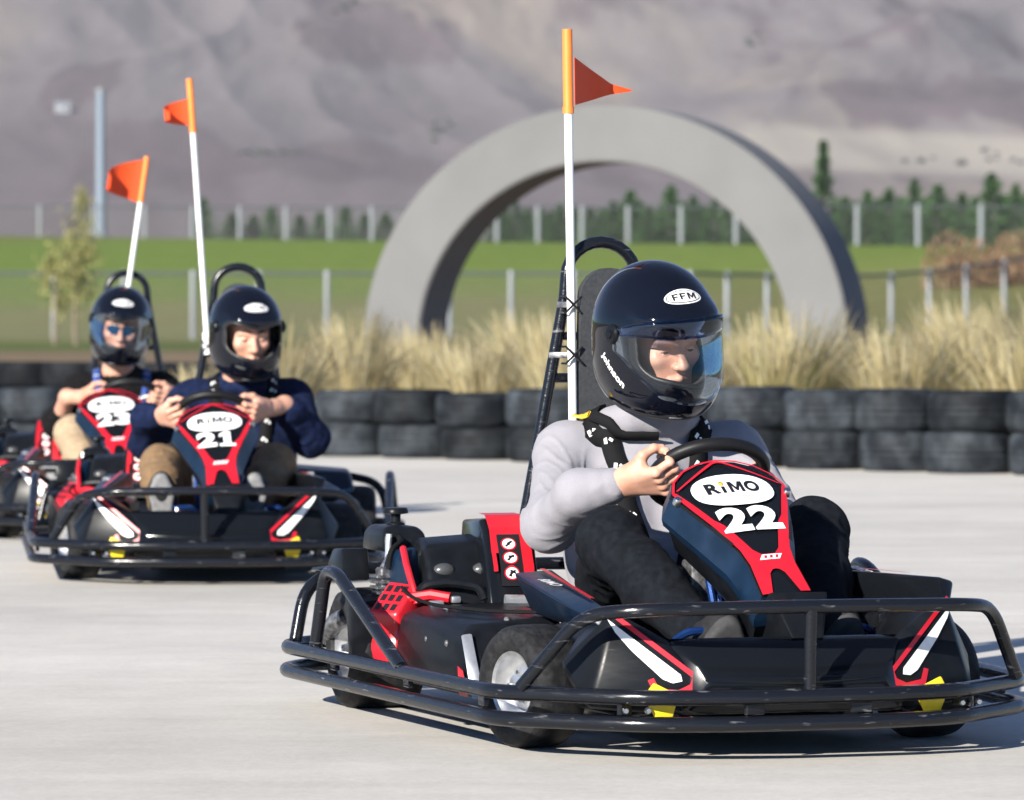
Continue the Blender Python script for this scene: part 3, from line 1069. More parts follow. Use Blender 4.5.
# conifers beyond the upper fence
def conifer_mesh(seed, h, w, spire=0.0):
    r = np.random.default_rng(seed)
    V, F, C = [], [], []
    n = int(1500 * h / 4)
    for _ in range(n):
        t = r.random() ** 1.25
        z = h * (0.06 + 0.94 * t)
        env = w * (1 - t) ** 0.8 * (0.72 + 0.28 * math.sin(t * 38 + seed)) + 0.05
        if spire and t > 0.45: env *= spire
        a = r.random() * 2 * math.pi
        rad = env * (0.25 + 0.75 * math.sqrt(r.random())) * (0.8 + 0.35 * math.sin(3 * a + seed + 5 * t))
        p = np.array([rad * math.cos(a), rad * math.sin(a), z - 0.25 * rad])
        s = 0.14 + 0.18 * r.random()
        d = np.array([math.cos(a), math.sin(a), -0.3 + 0.5 * r.random()]); d /= np.linalg.norm(d)
        q = np.cross(d, [0, 0, 1]) + 0.5 * r.normal(size=3); q /= np.linalg.norm(q)
        k = len(V)
        V += [p - d * s * .6, p + q * s * .4, p + d * s, p - q * s * .4]
        F.append((k, k + 1, k + 2, k + 3))
        g = 0.75 + 0.6 * r.random()
        c = np.array([0.072, 0.152, 0.050]) * g
        C += [c] * 4
    return V, F, C

TREE_MESHES = []
def build_conifers():
    protos = []
    for s, (h, w, sp) in enumerate(((3.6, 1.75, 0), (4.4, 1.9, 0), (3.0, 1.7, 0), (4.0, 1.6, 0))):
        root = empty("conifer")
        V, F, C = conifer_mesh(50 + s, h, w, sp)
        tint_mesh("crown", V, F, C, M['leaf'], root)
        MB().tube([(0, 0, -0.3), (0.02, 0, h * 0.5), (0, 0, h * 0.95)], 0.11, 7, r2=0.02).build("trunk", M['trunk_pine'], root)
        protos.append(root)
    used = set()
    # (pixel column of the tip, pixel row of the tip)
    spots = [(204, 197), (232, 212), (272, 205), (300, 214), (345, 205), (386, 212), (430, 205), (470, 205), (498, 210), (516, 201), (541, 207),
             (560, 203), (590, 206), (613, 200), (630, 190), (649, 204), (671, 184), (693, 195), (714, 199), (742, 206), (765, 208), (790, 202),
             (845, 196), (868, 190), (889, 187), (914, 178), (938, 184), (962, 192), (991, 172), (1016, 183), (1040, 186), (505, 208), (528, 206), (551, 210), (575, 205), (602, 208), (622, 202), (640, 200), (660, 206), (682, 200), (703, 204), (727, 205), (754, 209), (777, 203), (834, 205), (856, 200), (879, 198), (901, 196), (926, 198), (950, 200), (975, 196), (1004, 194), (1028, 192), (254, 214), (320, 211), (365, 213), (408, 212)] + [(1062 + 23 * k, 186 + (k * 37) % 22) for k in range(18)]
    for i, (px, py) in enumerate(spots):
        k = i % 4
        o = protos[k] if k not in used else copy_tree(protos[k])
        used.add(k)
        X = px2x(px, 290); Yc, zc = crest(X); d = Yc + 9 + (i * 7 % 5) + (5 if i > 30 else 0)
        X = px2x(px, d)
        zb = ground_z(X, d)
        h = (3.6, 4.4, 3.0, 4.0)[k]
        s = (px2z(py, d) - zb) / h
        o.location = (X, d, zb - 0.05)
        o.scale = (max(s, 0.75), max(s, 0.75), s)
        o.rotation_euler = (0, 0, i * 1.3)
        tag(o, "dark green conifer in the row of trees behind the upper fence", "conifer", "conifers behind the upper fence")
    V, F, C = conifer_mesh(91, 6.6, 2.3, 0.5)
    root = empty("conifer")
    tint_mesh("crown", V, F, C, M['leaf'], root)
    MB().tube([(0, 0, -0.3), (0.02, 0, 3.0), (0, 0, 6.4)], 0.14, 7, r2=0.03).build("trunk", M['trunk_pine'], root)
    X = px2x(823, 235); Yc, zc = crest(X); d = Yc + 10; X = px2x(823, d)
    root.location = (X, d, ground_z(X, d))
    root.scale = (1, 1, (px2z(141, d) - ground_z(X, d)) / 6.6)
    tag(root, "tallest conifer, a thin dark green spire rising right of the arch", "conifer")
build_conifers()

# young tree on the left
def build_sapling():
    D = 128.0
    X = px2x(70, D)
    root = empty("young_tree", (X, D, 0))
    tag(root, "young yellow green tree with thin drooping crown standing in the field on the left", "tree")
    r = np.random.default_rng(5)
    mb = MB()
    mb.tube([(-0.42, 0, -0.2), (-0.40, 0, 1.2), (-0.1, 0.05, 2.6), (0.25, 0, 3.9)], 0.06, 7, r2=0.015)
    mb.tube([(0.15, 0.1, -0.2), (0.12, 0.1, 1.3), (0.2, 0, 2.4), (0.05, -.1, 3.2)], 0.07, 7, r2=0.012)
    for k in range(9):
        a = k * 2.4; z = 1.5 + 0.25 * k
        mb.tube([(0.05, 0, z), (0.05 + 0.4 * math.cos(a), 0.4 * math.sin(a), z + .3), (0.05 + 0.75 * math.cos(a), 0.7 * math.sin(a), z - .1)], 0.018, 5, r2=0.006)
    mb.build("trunk", M['bark'], root)
    V, F, C = [], [], []
    cl = [(-.45, 0, 1.75, .42, .5), (0.3, .1, 1.5, .4, .45), (-.05, 0, 2.3, .55, .55), (0.25, -.1, 3.0, .42, .5), (0.35, .1, 3.6, .26, .45), (-.3, .2, 1.2, .3, .3), (.15, -.2, 2.0, .5, .4), (.35, 0, 4.0, .14, .3), (.5, 0, 2.5, .3, .3), (-.55, -.1, 2.2, .2, .3)]
    for c in cl:
        for _ in range(int(230 * c[3] / .4)):
            u = r.normal(size=3) * 0.55
            p = np.array([c[0] + u[0] * c[3], c[1] + u[1] * c[3], c[2] + u[2] * c[4]])
            d = r.normal(size=3) * .5 + np.array([0, 0, -0.8]); d /= np.linalg.norm(d)
            q = np.cross(d, r.normal(size=3)); q /= np.linalg.norm(q)
            s = 0.05 + 0.05 * r.random()
            k = len(V)
            V += [p - d * s, p + q * s * .4, p + d * s, p - q * s * .4]
            F.append((k, k + 1, k + 2, k + 3))
            C += [np.array([0.26, 0.25, 0.09]) * (0.7 + 0.6 * r.random())] * 4
    tint_mesh("crown", V, F, C, M['leaf'], root)
build_sapling()

# lamp pole far left
def build_lamp_pole():
    X = px2x(101, 292); Yc, zc = crest(X); d = Yc + 7; X = px2x(101, d); zb = ground_z(X, d)
    h = px2z(92, d) - zb
    root = empty("light_pole", (X, d, zb))
    tag(root, "tall pale blue light pole standing beyond the bank on the left", "light pole")
    MB().tube([(0, 0, -0.3), (0, 0, h)], 0.34, 12, r2=0.26).build("shaft", M['blue_pole'], root)
    MB().lathe([(0, 0), (.55, 0), (.55, .25), (.40, .32), (0, .32)], 12, closed=False).build("base_plate", M['metal_grey'], root)
    MB().lathe([(0, h), (.30, h), (.30, h + .18), (0, h + .22)], 12, closed=False).build("cap", M['metal_grey'], root)
build_lamp_pole()

# dry brown bank of shrubs on the right
def build_shrubs():
    r = np.random.default_rng(15)
    V, F, C = [], [], []
    for px, pyt, pyb, w in ((945, 229, 262, 1.0), (968, 236, 268, 1.1), (990, 240, 272, 1.2), (1010, 232, 275, 1.2), (1030, 228, 275, 1.4), (1055, 226, 275, 1.4), (958, 250, 274, .8), (1000, 256, 282, 1.3), (1022, 262, 284, 1.2), (1085, 230, 280, 1.6)):
        d = 196.0
        X = px2x(px, d); z1 = px2z(pyt, d); z0 = ground_z(X, d)
        for _ in range(520):
            a = r.random() * 2 * math.pi; rad = w * math.sqrt(r.random())
            t = r.random()
            p = np.array([X + rad * math.cos(a), d + rad * math.sin(a), z0 + (z1 - z0) * t * math.sqrt(max(0, 1 - (rad / w) ** 2 * .8))])
            dd = np.array([math.cos(a) * .5, math.sin(a) * .5, 1.0]) + r.normal(size=3) * .35; dd /= np.linalg.norm(dd)
            q = np.cross(dd, r.normal(size=3)); q /= np.linalg.norm(q)
            s = 0.12 + 0.16 * r.random()
            k = len(V)
            V += [p - dd * s * .5, p + q * s * .22, p + dd * s, p - q * s * .22]
            F.append((k, k + 1, k + 2, k + 3))
            base = np.array([0.25, 0.145, 0.085]) if r.random() < .6 else np.array([0.30, 0.22, 0.13])
            C += [base * (0.6 + 0.7 * r.random())] * 4
    o = tint_mesh("dry_shrubs", V, F, C, M['leaf'])
    tag(o, "mass of dry reddish brown scrub on the bank at the right edge", "scrub", kind='stuff')
build_shrubs()

# tall dry tussock grass behind the tyre wall
def build_tussocks():
    r = np.random.default_rng(21)
    V, F, C = [], [], []
    clumps = []
    X = -4.6
    for row in range(6):
        X = -5.0 + row * 0.2
        while X < 6.4:
            Y = row_y(max(-3.2, min(6.4, X))) + 1.3 + row * 1.15 + r.normal() * .25
            if row >= 3: Y += 1.0
            clumps.append((X + r.normal() * .1, Y, row))
            X += 0.58 + 0.40 * r.random()
    for (cx, cy, row) in clumps:
        px = 512 + cx * FPX / cy
        lim = 0.42 + 0.60 * min(1, max(0, (px - 170) / 120.0))
        hgt = (0.68 + 0.30 * r.random()) * lim
        if px < 150: hgt *= 0.45
        if px > 960: hgt *= 1.05
        nb = 400
        warm = r.random()
        sway = r.normal(size=2) * 0.18
        for _ in range(nb):
            a = r.random() * 2 * math.pi
            b0 = np.array([cx, cy, 0.0]) + np.array([math.cos(a), math.sin(a), 0]) * 0.16 * math.sqrt(r.random())
            L = hgt * (0.42 + 0.68 * r.random() ** .7)
            lean = 0.15 + 0.75 * r.random() ** 1.3
            d = np.array([math.cos(a) + sway[0], math.sin(a) + sway[1], 0])
            wdt = 0.003 + 0.003 * r.random()
            side = np.array([-math.sin(a), math.cos(a), 0]) * 0.6 + np.array([1, 0, 0]) * 0.6
            side /= np.linalg.norm(side)
            pts = []
            for s in (0, .3, .6, .85, 1.0):
                out = lean * (s ** 1.9) * 0.62
                up = s * (1 - 0.28 * lean * s * s)
                pts.append(b0 + (d * out + np.array([0, 0, up])) * L)
            k = len(V)
            green = np.array([0.200, 0.200, 0.045]) * (0.8 + .5 * r.random())
            straw = (np.array([0.50, 0.415, 0.225]) if r.random() < .6 else np.array([0.57, 0.51, 0.33])) * (0.80 + .32 * r.random())
            gfrac = 0.50 * r.random() + 0.42 * (1 - warm) ** 2
            for i_, p in enumerate(pts):
                w_ = wdt * (1.0, 1.0, .9, .7, .25)[i_] * (1.0 if i_ < 3 else 1.5 if r.random() < .4 else 1)
                V += [p - side * w_, p + side * w_]
                f = min(1, max(0, ((0, .3, .6, .85, 1)[i_] - gfrac + .15) / .35))
                c = green * (1 - f) + straw * f
                C += [c, c]
            for i_ in range(4):
                F.append((k + 2 * i_, k + 2 * i_ + 1, k + 2 * i_ + 3, k + 2 * i_ + 2))
    o = tint_mesh("tussock_grass", V, F, C, M['blade'])
    tag(o, "tall straw coloured tussock grass growing in a band behind the tyre wall", "tall grass", kind='stuff')
build_tussocks()

# tyre wall
def tyre_mesh():
    Ro, Ri, H = 0.272, 0.175, 0.218
    prof = []
    def add(r, z): prof.append((r, z))
    add(Ri, 0.035); add(Ri + .012, 0.018); add(Ri + .05, 0.004); add(Ro - .035, 0.0); add(Ro - .012, 0.016); add(Ro - .002, 0.04)
    for z in (0.066, 0.102, 0.138, 0.166):
        add(Ro, z - .005); add(Ro - .0035, z - .002); add(Ro - .0035, z + .002); add(Ro, z + .005)
    add(Ro - .002, H - .04); add(Ro - .012, H - .016); add(Ro - .035, H); add(Ri + .05, H - .004); add(Ri + .012, H - .018); add(Ri, H - .035)
    add(Ri - .0, H - .05); add(Ro - .03, H - .06); add(Ro - .022, H / 2); add(Ro - .03, .06); add(Ri, .05)
    return MB().lathe(prof, 44).mesh("tyre", 50)

def build_tyres():
    me = tyre_mesh()
    me.materials.append(M['tyre'])
    r = np.random.default_rng(3)
    pos = []
    X = -3.55
    while X < 3.75:
        pos.append(X)
        dy = (row_y(X + .01) - row_y(X)) / .01
        X += 0.535 / math.sqrt(1 + dy * dy)
    ords = ["first", "second", "third", "fourth", "fifth", "sixth", "seventh", "eighth", "ninth", "tenth", "eleventh", "twelfth"]
    info = [(x, 512 + x * FPX / (row_y(x) + .27)) for x in pos]
    right = [x for x, p in info if p > 735]
    mid = [x for x, p in info if 540 < p <= 735]
    left = [x for x, p in info if 318 < p <= 540]
    far = [x for x, p in info if p <= 318]
    first = True
    for x, p in info:
        zs = 0.95 + 0.12 * min(1, max(0, (p - 300) / 500))
        for lay in (0, 1):
            o = bpy.data.objects.new("tyre", me)
            COL.objects.link(o)
            sc = zs * (0.93 + 0.12 * r.random())
            jx, jy = r.normal() * .018, r.normal() * .035
            o.location = (x + jx, row_y(x) + 0.275 + jy, 0.006 + (0.0 if lay == 0 else o_prev_h))
            o.rotation_euler = (r.normal() * .012, r.normal() * .012, r.random() * 6.28)
            rs_ = 0.92 + .06 * r.random()
            o.scale = (rs_, rs_, sc)
            o_prev_h = 0.218 * sc + 0.001
            lname = "lower" if lay == 0 else "upper"
            if x in right:
                k = len(right) - 1 - right.index(x)
                lab = "black tyre in the wall's %s layer, %s from the photo's right edge" % (lname, ords[k])
                g = "tyres right of the front driver"
            elif x in left:
                k = len(left) - 1 - left.index(x)
                lab = "black tyre in the wall's %s layer, %s leftward from the front driver's arm" % (lname, ords[k])
                g = "tyres between the front driver and the second kart"
            elif x in mid:
                lab = "black tyre in the %s layer of the wall hidden behind the front driver" % lname
                g = "tyres behind the front driver"
            else:
                lab = "black tyre in the %s layer of the wall behind the two following karts" % lname
                g = "tyres behind the following karts"
            tag(o, lab, "tyre", g)
    # a second wall farther off, beyond the next stretch of track
    me2 = me.copy()
    me2.materials.clear(); me2.materials.append(M['tyre_black'])
    for i in range(7):
        for lay in (0, 1):
            o = bpy.data.objects.new("tyre", me2)
            COL.objects.link(o)
            o.location = (-5.3 + i * 0.42 + r.normal() * .02, 43.6 - i * .22 + r.normal() * .03, lay * 0.233)
            o.rotation_euler = (0, 0, r.random() * 6.28)
            o.scale = (1.02, 1.02, 1.06)
            tag(o, "black tyre in the distant second wall at the left edge of the photo", "tyre", "tyres of the distant wall")
build_tyres()

# the air between here and the hills
def build_haze():
    m = bpy.data.materials.new("haze")
    m.use_nodes = True
    nt = m.node_tree
    nt.nodes.remove(nt.nodes["Principled BSDF"])
    v = nt.nodes.new("ShaderNodeVolumePrincipled")
    v.inputs["Color"].default_value = (0.86, 0.88, 0.97, 1)
    v.inputs["Density"].default_value = 0.000125
    v.inputs["Anisotropy"].default_value = 0.0
    nt.links.new(v.outputs[0], nt.nodes["Material Output"].inputs["Volume"])
    o = MB().box((0, 3200, 449), (5200, 7200, 900)).build("haze", m, None, 0)
    tag(o, kind='stuff')
    return o
if HAZE: build_haze()

# ------------------------------------------------------------------ the rental kart (local axes: x forward, y its left, z up)
V3 = Vector
KART_GROUP = "rental karts racing in a line"

def sym(pts):
    """mirror a half path (from centre outwards excluded) to a full path right -> left"""
    return [(x, -y, z) for x, y, z in reversed(pts)] + [(x, y, z) for x, y, z in pts]

# nose panel frame
N_B, N_T = V3((0.765, 0.028, 0.328)), V3((0.425, -0.016, 0.594))
N_L = (N_T - N_B).length
N_V = (N_T - N_B).normalized()
N_U = V3((0, 1, 0)); N_U = (N_U - N_V * N_U.dot(N_V)).normalized()
N_N = N_V.cross(N_U)
if N_N.x < 0: N_N = -N_N
def npt(u, v, d=0.0):
    """u metres to the kart's left, v 0..1 up the panel, d metres proud of it; the face bows a little"""
    bow = 0.018 * (1 - (u / 0.15) ** 2) + 0.010 * math.sin(math.pi * min(1, max(0, v)))
    return N_B + N_U * u + N_V * (v * N_L) + N_N * (bow + d)

def panel_poly(half, d, name, m, parent, mirror=True, sub=1):
    """flat decal on the nose panel from a (u,v) outline, tessellated so it follows the bow"""
    mb = MB()
    outs = [half]
    if mirror: outs.append([(-u, v) for u, v in reversed(half)])
    for o in outs:
        mb.bm.faces.new([mb.bm.verts.new((u, v * N_L, 0)) for u, v in o])
    bmesh.ops.triangulate(mb.bm, faces=mb.bm.faces)
    for _ in range(3):
        long = [e for e in mb.bm.edges if e.calc_length() > 0.022]
        if not long: break
        bmesh.ops.subdivide_edges(mb.bm, edges=long, cuts=1)
        bmesh.ops.triangulate(mb.bm, faces=mb.bm.faces)
    for v in mb.bm.verts:
        v.co = npt(v.co.x, v.co.y / N_L, d)
    return mb.build(name, m, parent)

def ellipse(cu, cv, ru, rv, n=28, p=2.0):
    o = []
    for k in range(n):
        a = 2 * math.pi * k / n
        c, s = math.cos(a), math.sin(a)
        o.append((cu + ru * math.copysign(abs(c) ** (2 / p), c), cv + rv * math.copysign(abs(s) ** (2 / p), s)))
    return o

def rimo_logo(fn, w, h, parent, name_prefix="logo", tagline=True):
    """the word on the oval: R, i with a coloured dot, MO; fn(u, v) -> 3-D point"""
    V, F = text_fit("R", w * .27, h, bold=0.045)
    put_flat([(v[0] - w * .37, v[1]) for v in V], F, fn, name_prefix + "_letter", M['black_decal'], parent)
    V, F = glyph('M', w * .275, h, w * .075)
    put_flat(V, F, fn, name_prefix + "_letter", M['black_decal'], parent)
    V, F = text_fit("O", w * .28, h * 1.04, bold=0.045)
    put_flat([(v[0] + w * .375, v[1]) for v in V], F, fn, name_prefix + "_letter", M['black_decal'], parent)
    q = [(-w * .205, -h / 2), (-w * .14, -h / 2), (-w * .14, h * .12), (-w * .205, h * .12)]
    put_flat(q, [(0, 1, 2, 3)], fn, name_prefix + "_letter", M['black_decal'], parent)
    e = ellipse(-w * .172, h * .40, w * .045, h * .2, 14)
    put_flat(e, [tuple(range(14))], fn, name_prefix + "_dot", M['orange_decal'], parent)
    e = ellipse(-w * .185, h * .30, w * .03, h * .12, 12)
    put_flat(e, [tuple(range(12))], lambda u, v: fn(u, v, 0.0006), name_prefix + "_dot", M['yellow_decal'], parent)

def build_kart():
    K = empty("kart")
    # ---- bumper frame
    r = 0.0162
    for nm, z, ins in (("bumper_tube", 0.088, 0.0), ("bumper_tube", 0.142, 0.004)):
        half = [(1.0 - ins, .15, z), (.955 - ins, .340, z), (.72 - ins, .592 - ins, z), (-.70, .70 - ins, z), (-.83, .61, z)]
        pts = sym(half) + [(-.875, .42, z), (-.875, -.42, z)]
        MB().tube(pts, r, 12, closed=True, fillet=0.07).build(nm, M['tube'], K)
    # spacers between the two tubes, with bolt heads
    for sy in (-1, 1):
        for (x, y) in ((.985, .12), (.91, .375), (.60, .585), (.10, .612), (-.42, .645)):
            a = math.atan2(0.06, 1.3) if x < .7 else (1.05 if x > .95 else .77)
            MB().box((x - .004, sy * (y - .004), .117), (.045, .012, .024) if x < .7 else (.012, .045, .024), Matrix.Rotation(0 if x < .7 else -sy * (.25 if x > .95 else .75), 3, 'Z'), .002, 1).build("bumper_spacer", M['tube'], K)
    for sy in (-1, 1):
        for y in ((.33, .375) if sy < 0 else (.36, .40)):
            xx = .97 - (y - .2) * .2
            MB().lathe([(0, 0), (.007, 0), (.007, .006), (.005, .009), (0, .009)], 8, 'x', c=(xx - .012, sy * y, .115), closed=False).build("bumper_bolt", M['steel'], K)
    # front hoop
    half = [(1.0, .14, .326), (.965, .36, .322), (.87, .45, .310), (.765, .55, .155)]
    MB().tube(sym(half), .0142, 12, fillet=0.09).build("nose_hoop", M['tube'], K)
    MB().tube([(1.0, 0, .320), (.995, 0, .25), (.992, 0, .150)], .0135, 12).build("hoop_post", M['tube'], K)
    # side hoops and the rear rail
    for s in (-1, 1):
        MB().tube([(-.50, s * .668, .150), (-.475, s * .65, .330), (-.385, s * .645, .330), (.13, s * .632, .150)], .0158, 12, fillet=0.065).build("guard_hoop", M['tube'], K)
        MB().tube([(-.765, s * .65, .150), (-.785, s * .62, .285), (-.83, s * .50, .315), (-.86, s * .30, .315)], .0158, 12, fillet=0.08).build("corner_hoop", M['tube'], K)
    MB().tube([(-.86, .34, .315), (-.868, 0, .318), (-.86, -.34, .315)], .0155, 12).build("bumper_rail", M['tube'], K)
    # ---- chassis and floor
    mb = MB()
    for s in (-1, 1):
        mb.tube([(.70, s * .20, .075), (.30, s * .24, .065), (-.30, s * .30, .065), (-.80, s * .30, .085)], .016, 10, fillet=.08)
        mb.tube([(.50, s * .40, .12), (.50, s * .22, .075)], .016, 8)
    for x in (.66, .2, -.35, -.62):
        mb.tube([(x, -.26, .066), (x, .26, .066)], .015, 10)
    mb.build("chassis_frame", M['tube'], K)
    MB().box((.25, .04, .052), (.92, .46, .006), None, .002, 1).build("floor_tray", M['plastic'], K)
    MB().tube([(-.565, -.46, .14), (-.565, .46, .14)], .018, 12).build("drive_axle", M['steel'], K)
    MB().tube([(.50, -.40, .13), (.50, -.24, .10), (.50, .24, .10), (.50, .40, .13)], .014, 10).build("steering_axle", M['steel'], K)
    # ---- wheels
    def wheel(x, s, yc, Rw, w, steer):
        prof = [(Rw * .57, -w * .40), (Rw * .64, -w * .47), (Rw * .80, -w * .50), (Rw * .925, -w * .455), (Rw * .985, -w * .36), (Rw, -w * .22), (Rw * 1.003, 0)]
        prof = prof + [(a, -b) for a, b in reversed(prof[:-1])] + [(Rw * .52, w * .3), (Rw * .52, -w * .3)]
        o = MB().lathe(prof, 48, 'y').build("wheel", M['kart_tyre'], K)
        o.location = (x, s * yc, Rw + .004)
        o.rotation_euler = (0, 0, steer)
        rp = [(0, .36), (.12, .36), (.20, .34), (.22, .22), (.40, .16), (.47, .22), (.52, .40), (.575, .43), (.585, .40), (.56, .32), (.56, -.40), (.52, -.40), (.50, -.2), (0, -.2)]
        rim = MB().lathe([(a * Rw, s * b * w) for a, b in rp], 40, 'y', closed=False).build("rim", M['alu'], o)
        hub = MB().lathe([(0, s * (.36 * w + .018)), (.009, s * (.36 * w + .016)), (.012, s * .36 * w), (0, s * .35 * w)], 6, 'y', closed=False)
        for k in range(4):
            a = k * math.pi / 2 + .4
            c = (.031 * math.cos(a), 0, .031 * math.sin(a))
            hub.lathe([(0, s * (.17 * w + .010)), (.006, s * (.17 * w + .010)), (.006, s * .15 * w)], 6, 'y', c=c, closed=False)
        hub.build("wheel_nuts", M['steel'], o)
        return o
    st = R(17)
    wheel(.50, -1, .445, .131, .125, st)
    wheel(.50, 1, .445, .131, .125, st)
    wheel(-.565, -1, .505, .141, .185, 0)
    wheel(-.565, 1, .505, .141, .185, 0)
    # ---- front fairing
    mb = MB()
    mb.hull([(.90, -.24, .10), (.90, .24, .10), (.925, -.19, .165), (.925, .19, .165), (.94, 0, .160), (.915, 0, .105), (.90, -.21, .205), (.90, .21, .205), (.91, 0, .205), (.84, -.26, .255), (.84, .26, .255), (.86, -.10, .247), (.86, .10, .247), (.60, -.22, .20), (.60, .22, .20), (.62, -.24, .10), (.62, .24, .10)], .018, 3, 12)
    mb.build("fairing", M['plastic_gloss'], K)
    MB().hull([(.915, -.20, .182), (.943, 0, .176), (.915, .20, .182), (.921, -.20, .172), (.950, 0, .166), (.921, .20, .172), (.905, -.2, .16), (.930, 0, .155), (.905, .2, .16)], .004).build("fairing_lip", M['plastic_gloss'], K)
    for s in (-1, 1):
        # fender: graphic face to the front, a wide outer face towards the wheel, a ridge running back and up
        zo = 0.0 if s < 0 else .036
        A = (.815, s * .365, .312 + zo * .5); B = (.905, s * .195, .172); Cc = (.88, s * .30, .105); D = (.835, s * .425, .115)
        E_ = (.60, s * .335, .305); G = (.64, s * .20, .16); H_ = (.66, s * .395, .10); I_ = (.66, s * .22, .09)
        J = (.835, s * .245, .248); L_ = (.73, s * .455, .20)
        MB().hull([A, B, Cc, D, E_, G, H_, I_, J, L_], .010).build("fender", M['plastic_scuffed'] if s < 0 else M['plastic'], K)
        # blade from the fender's ridge back beside the driver
        MB().hull([(.78, s * .365, .312 + zo * 1.6), (.76, s * .410, .300 + zo * 1.6), (.79, s * .385, .275), (.40, s * .385, .322 + zo * .5), (.40, s * .33, .334 + zo * .5), (.42, s * .34, .255), (.09, s * .365, .352), (.09, s * .275, .358), (.05, s * .30, .330), (.12, s * .33, .262), (.10, s * .27, .29)], .008).build("pod_blade", M['navy_plastic' if s < 0 else 'plastic_gloss'], K)
        bl = lambda u, v, d=0.0, s=s, zo=zo: V3((.09 + .68 * u, s * (.322 + .053 * u + .018 * (v - .5) * 2), .3575 - .047 * u + zo * 1.5 * u + d + .0035 + (.0 if abs(v - .5) < .6 else 0)))
        q = [(.05, .0), (.80, .12), (.80, .42), (.05, .30)]
        put_flat([(a, b - .05) for a, b in q], [(0, 1, 2, 3)], lambda u, v: bl(u, v, .004), "blade_stripe", M['red_decal'], K)
        V, F = text_fit("RiMO", .115, .026, bold=0.02, shear=.2)
        put_flat(V, F, lambda u, v, s=s, zo=zo: V3((.335 - (u if s < 0 else u) * 1.0 * (1 if s < 0 else 1), s * (.352 + .03 * .2) + v * .9 * 1, .352 - .0 * u)) if False else
                 V3((.34 + (u * 1.0), s * .356 + v, .3445 + zo * .5 - .065 * u)), "blade_lettering", M['white_decal'], K)
        # wheel arch shield inside the front wheel
        MB().hull([(.60, s * .34, .30), (.60, s * .30, .28), (.34, s * .36, .25), (.34, s * .30, .25), (.60, s * .35, .09), (.60, s * .31, .09), (.34, s * .36, .09), (.34, s * .31, .09)], .006).build("arch_shield", M['plastic'], K)
        # graphics on the fender's front face: red surround, white blade (plane A, B, C)
        a, b, c = V3(A), V3(J), V3(Cc)
        e1 = (V3(B) - V3(A)).normalized()
        nn = (V3(B) - V3(A)).cross(V3(Cc) - V3(A)).normalized()
        if nn.x < 0: nn = -nn
        e2 = nn.cross(e1)
        if e2.z > 0: e2 = -e2
        def fp(u, v, d=0.0, A=V3(A), e1=e1, e2=e2, nn=nn): return A + e1 * u + e2 * v + nn * (.0025 + d)
        ln = (V3(B) - V3(A)).length
        cv = (V3(Cc) - V3(A))
        cu, cvv = cv.dot(e1), cv.dot(e2)
        # e1 runs along the upper edge, e2 across it
        red = [(-.004, .002), (ln * .94, .002), (ln * .995, .018), (ln * .92, .060), (ln * .72, .088), (ln * .60, .072), (ln * .63, .061), (ln * .725, .072), (ln * .865, .050), (ln * .915, .026), (ln * .895, .0125), (-.004, .0115)]
        put_flat(red, [tuple(range(len(red)))], lambda u, v: fp(u, v), "fender_stripe", M['red_decal'], K)
        whi = [(.0, .0215), (ln * .80, .0225), (ln * .845, .031), (ln * .79, .046), (ln * .70, .052), (ln * .34, .044), (.03, .034)]
        put_flat(whi, [tuple(range(len(whi)))], lambda u, v: fp(u, v, .0015), "fender_flash", M['white_decal'], K)
        MB().hull([(.930, s * .262, .140), (.930, s * .330, .140), (.93, s * .270, .150), (.925, s * .315, .172), (.93, s * .275, .098), (.93, s * .312, .098), (.885, s * .268, .14), (.885, s * .325, .14), (.885, s * .30, .105)], .003, ang=40).build("marker_tab", M['yellow'], K)
    # ---- nose
    half = [(0, 1.0), (.045, .985), (.085, .945), (.118, .875), (.134, .79), (.110, .63), (.086, .49), (.058, .31), (.052, .2), (.056, 0.0)]
    out = half + [(-u, v) for u, v in reversed(half[1:])]
    hb = [(0, .975), (.05, .962), (.096, .915), (.133, .845), (.150, .755), (.128, .59), (.108, .455), (.080, .28), (.070, .15), (.070, -.04)]
    outb = hb + [(-u, v) for u, v in reversed(hb[1:])]
    mb = MB()
    mb.ring_loft([[npt(u, v, -.004) for u, v in out], [npt(u * 1.02, v, -.010) for u, v in out]], caps=False)
    # bowed face: a fan of strips between mirrored outline points
    n = len(half)
    bm = mb.bm
    rows = []
    for (u, v) in half[1:]:
        rows.append([bm.verts.new(npt(u * t, v, -.004)) for t in (-1, -.6, -.2, .2, .6, 1)])
    top = bm.verts.new(npt(0, 1.0, -.004))
    for i in range(5): bm.faces.new((top, rows[0][i], rows[0][i + 1]))
    for i in range(len(rows) - 1):
        for j in range(5): bm.faces.new((rows[i][j], rows[i + 1][j], rows[i + 1][j + 1], rows[i][j + 1]))
    bmesh.ops.remove_doubles(bm, verts=bm.verts, dist=.0005)
    mb.build("nose_panel", M['plastic_gloss'], K)
    mb = MB()
    rg = [[npt(u, v, -.0065) for u, v in out], [npt(u * .5 + ub * .5, v * .5 + vb * .5, -.030) for (u, v), (ub, vb) in zip(out, outb)], [npt(u, v, -.052) for u, v in outb], [npt(u * .95, v, -.072) for u, v in outb]]
    mb.ring_loft(rg, caps=False)
    mb.build("nose_shell", M['navy_plastic'], K)
    mb = MB()
    rg = [[npt(u * .9, v, -.070) for u, v in outb], [npt(u * .75, v * .9 + .02, -.13) for u, v in outb], [npt(u * .5, v * .8 + .05, -.16) for u, v in outb]]
    mb.ring_loft(rg, caps=True)
    mb.build("nose_back", M['plastic'], K)
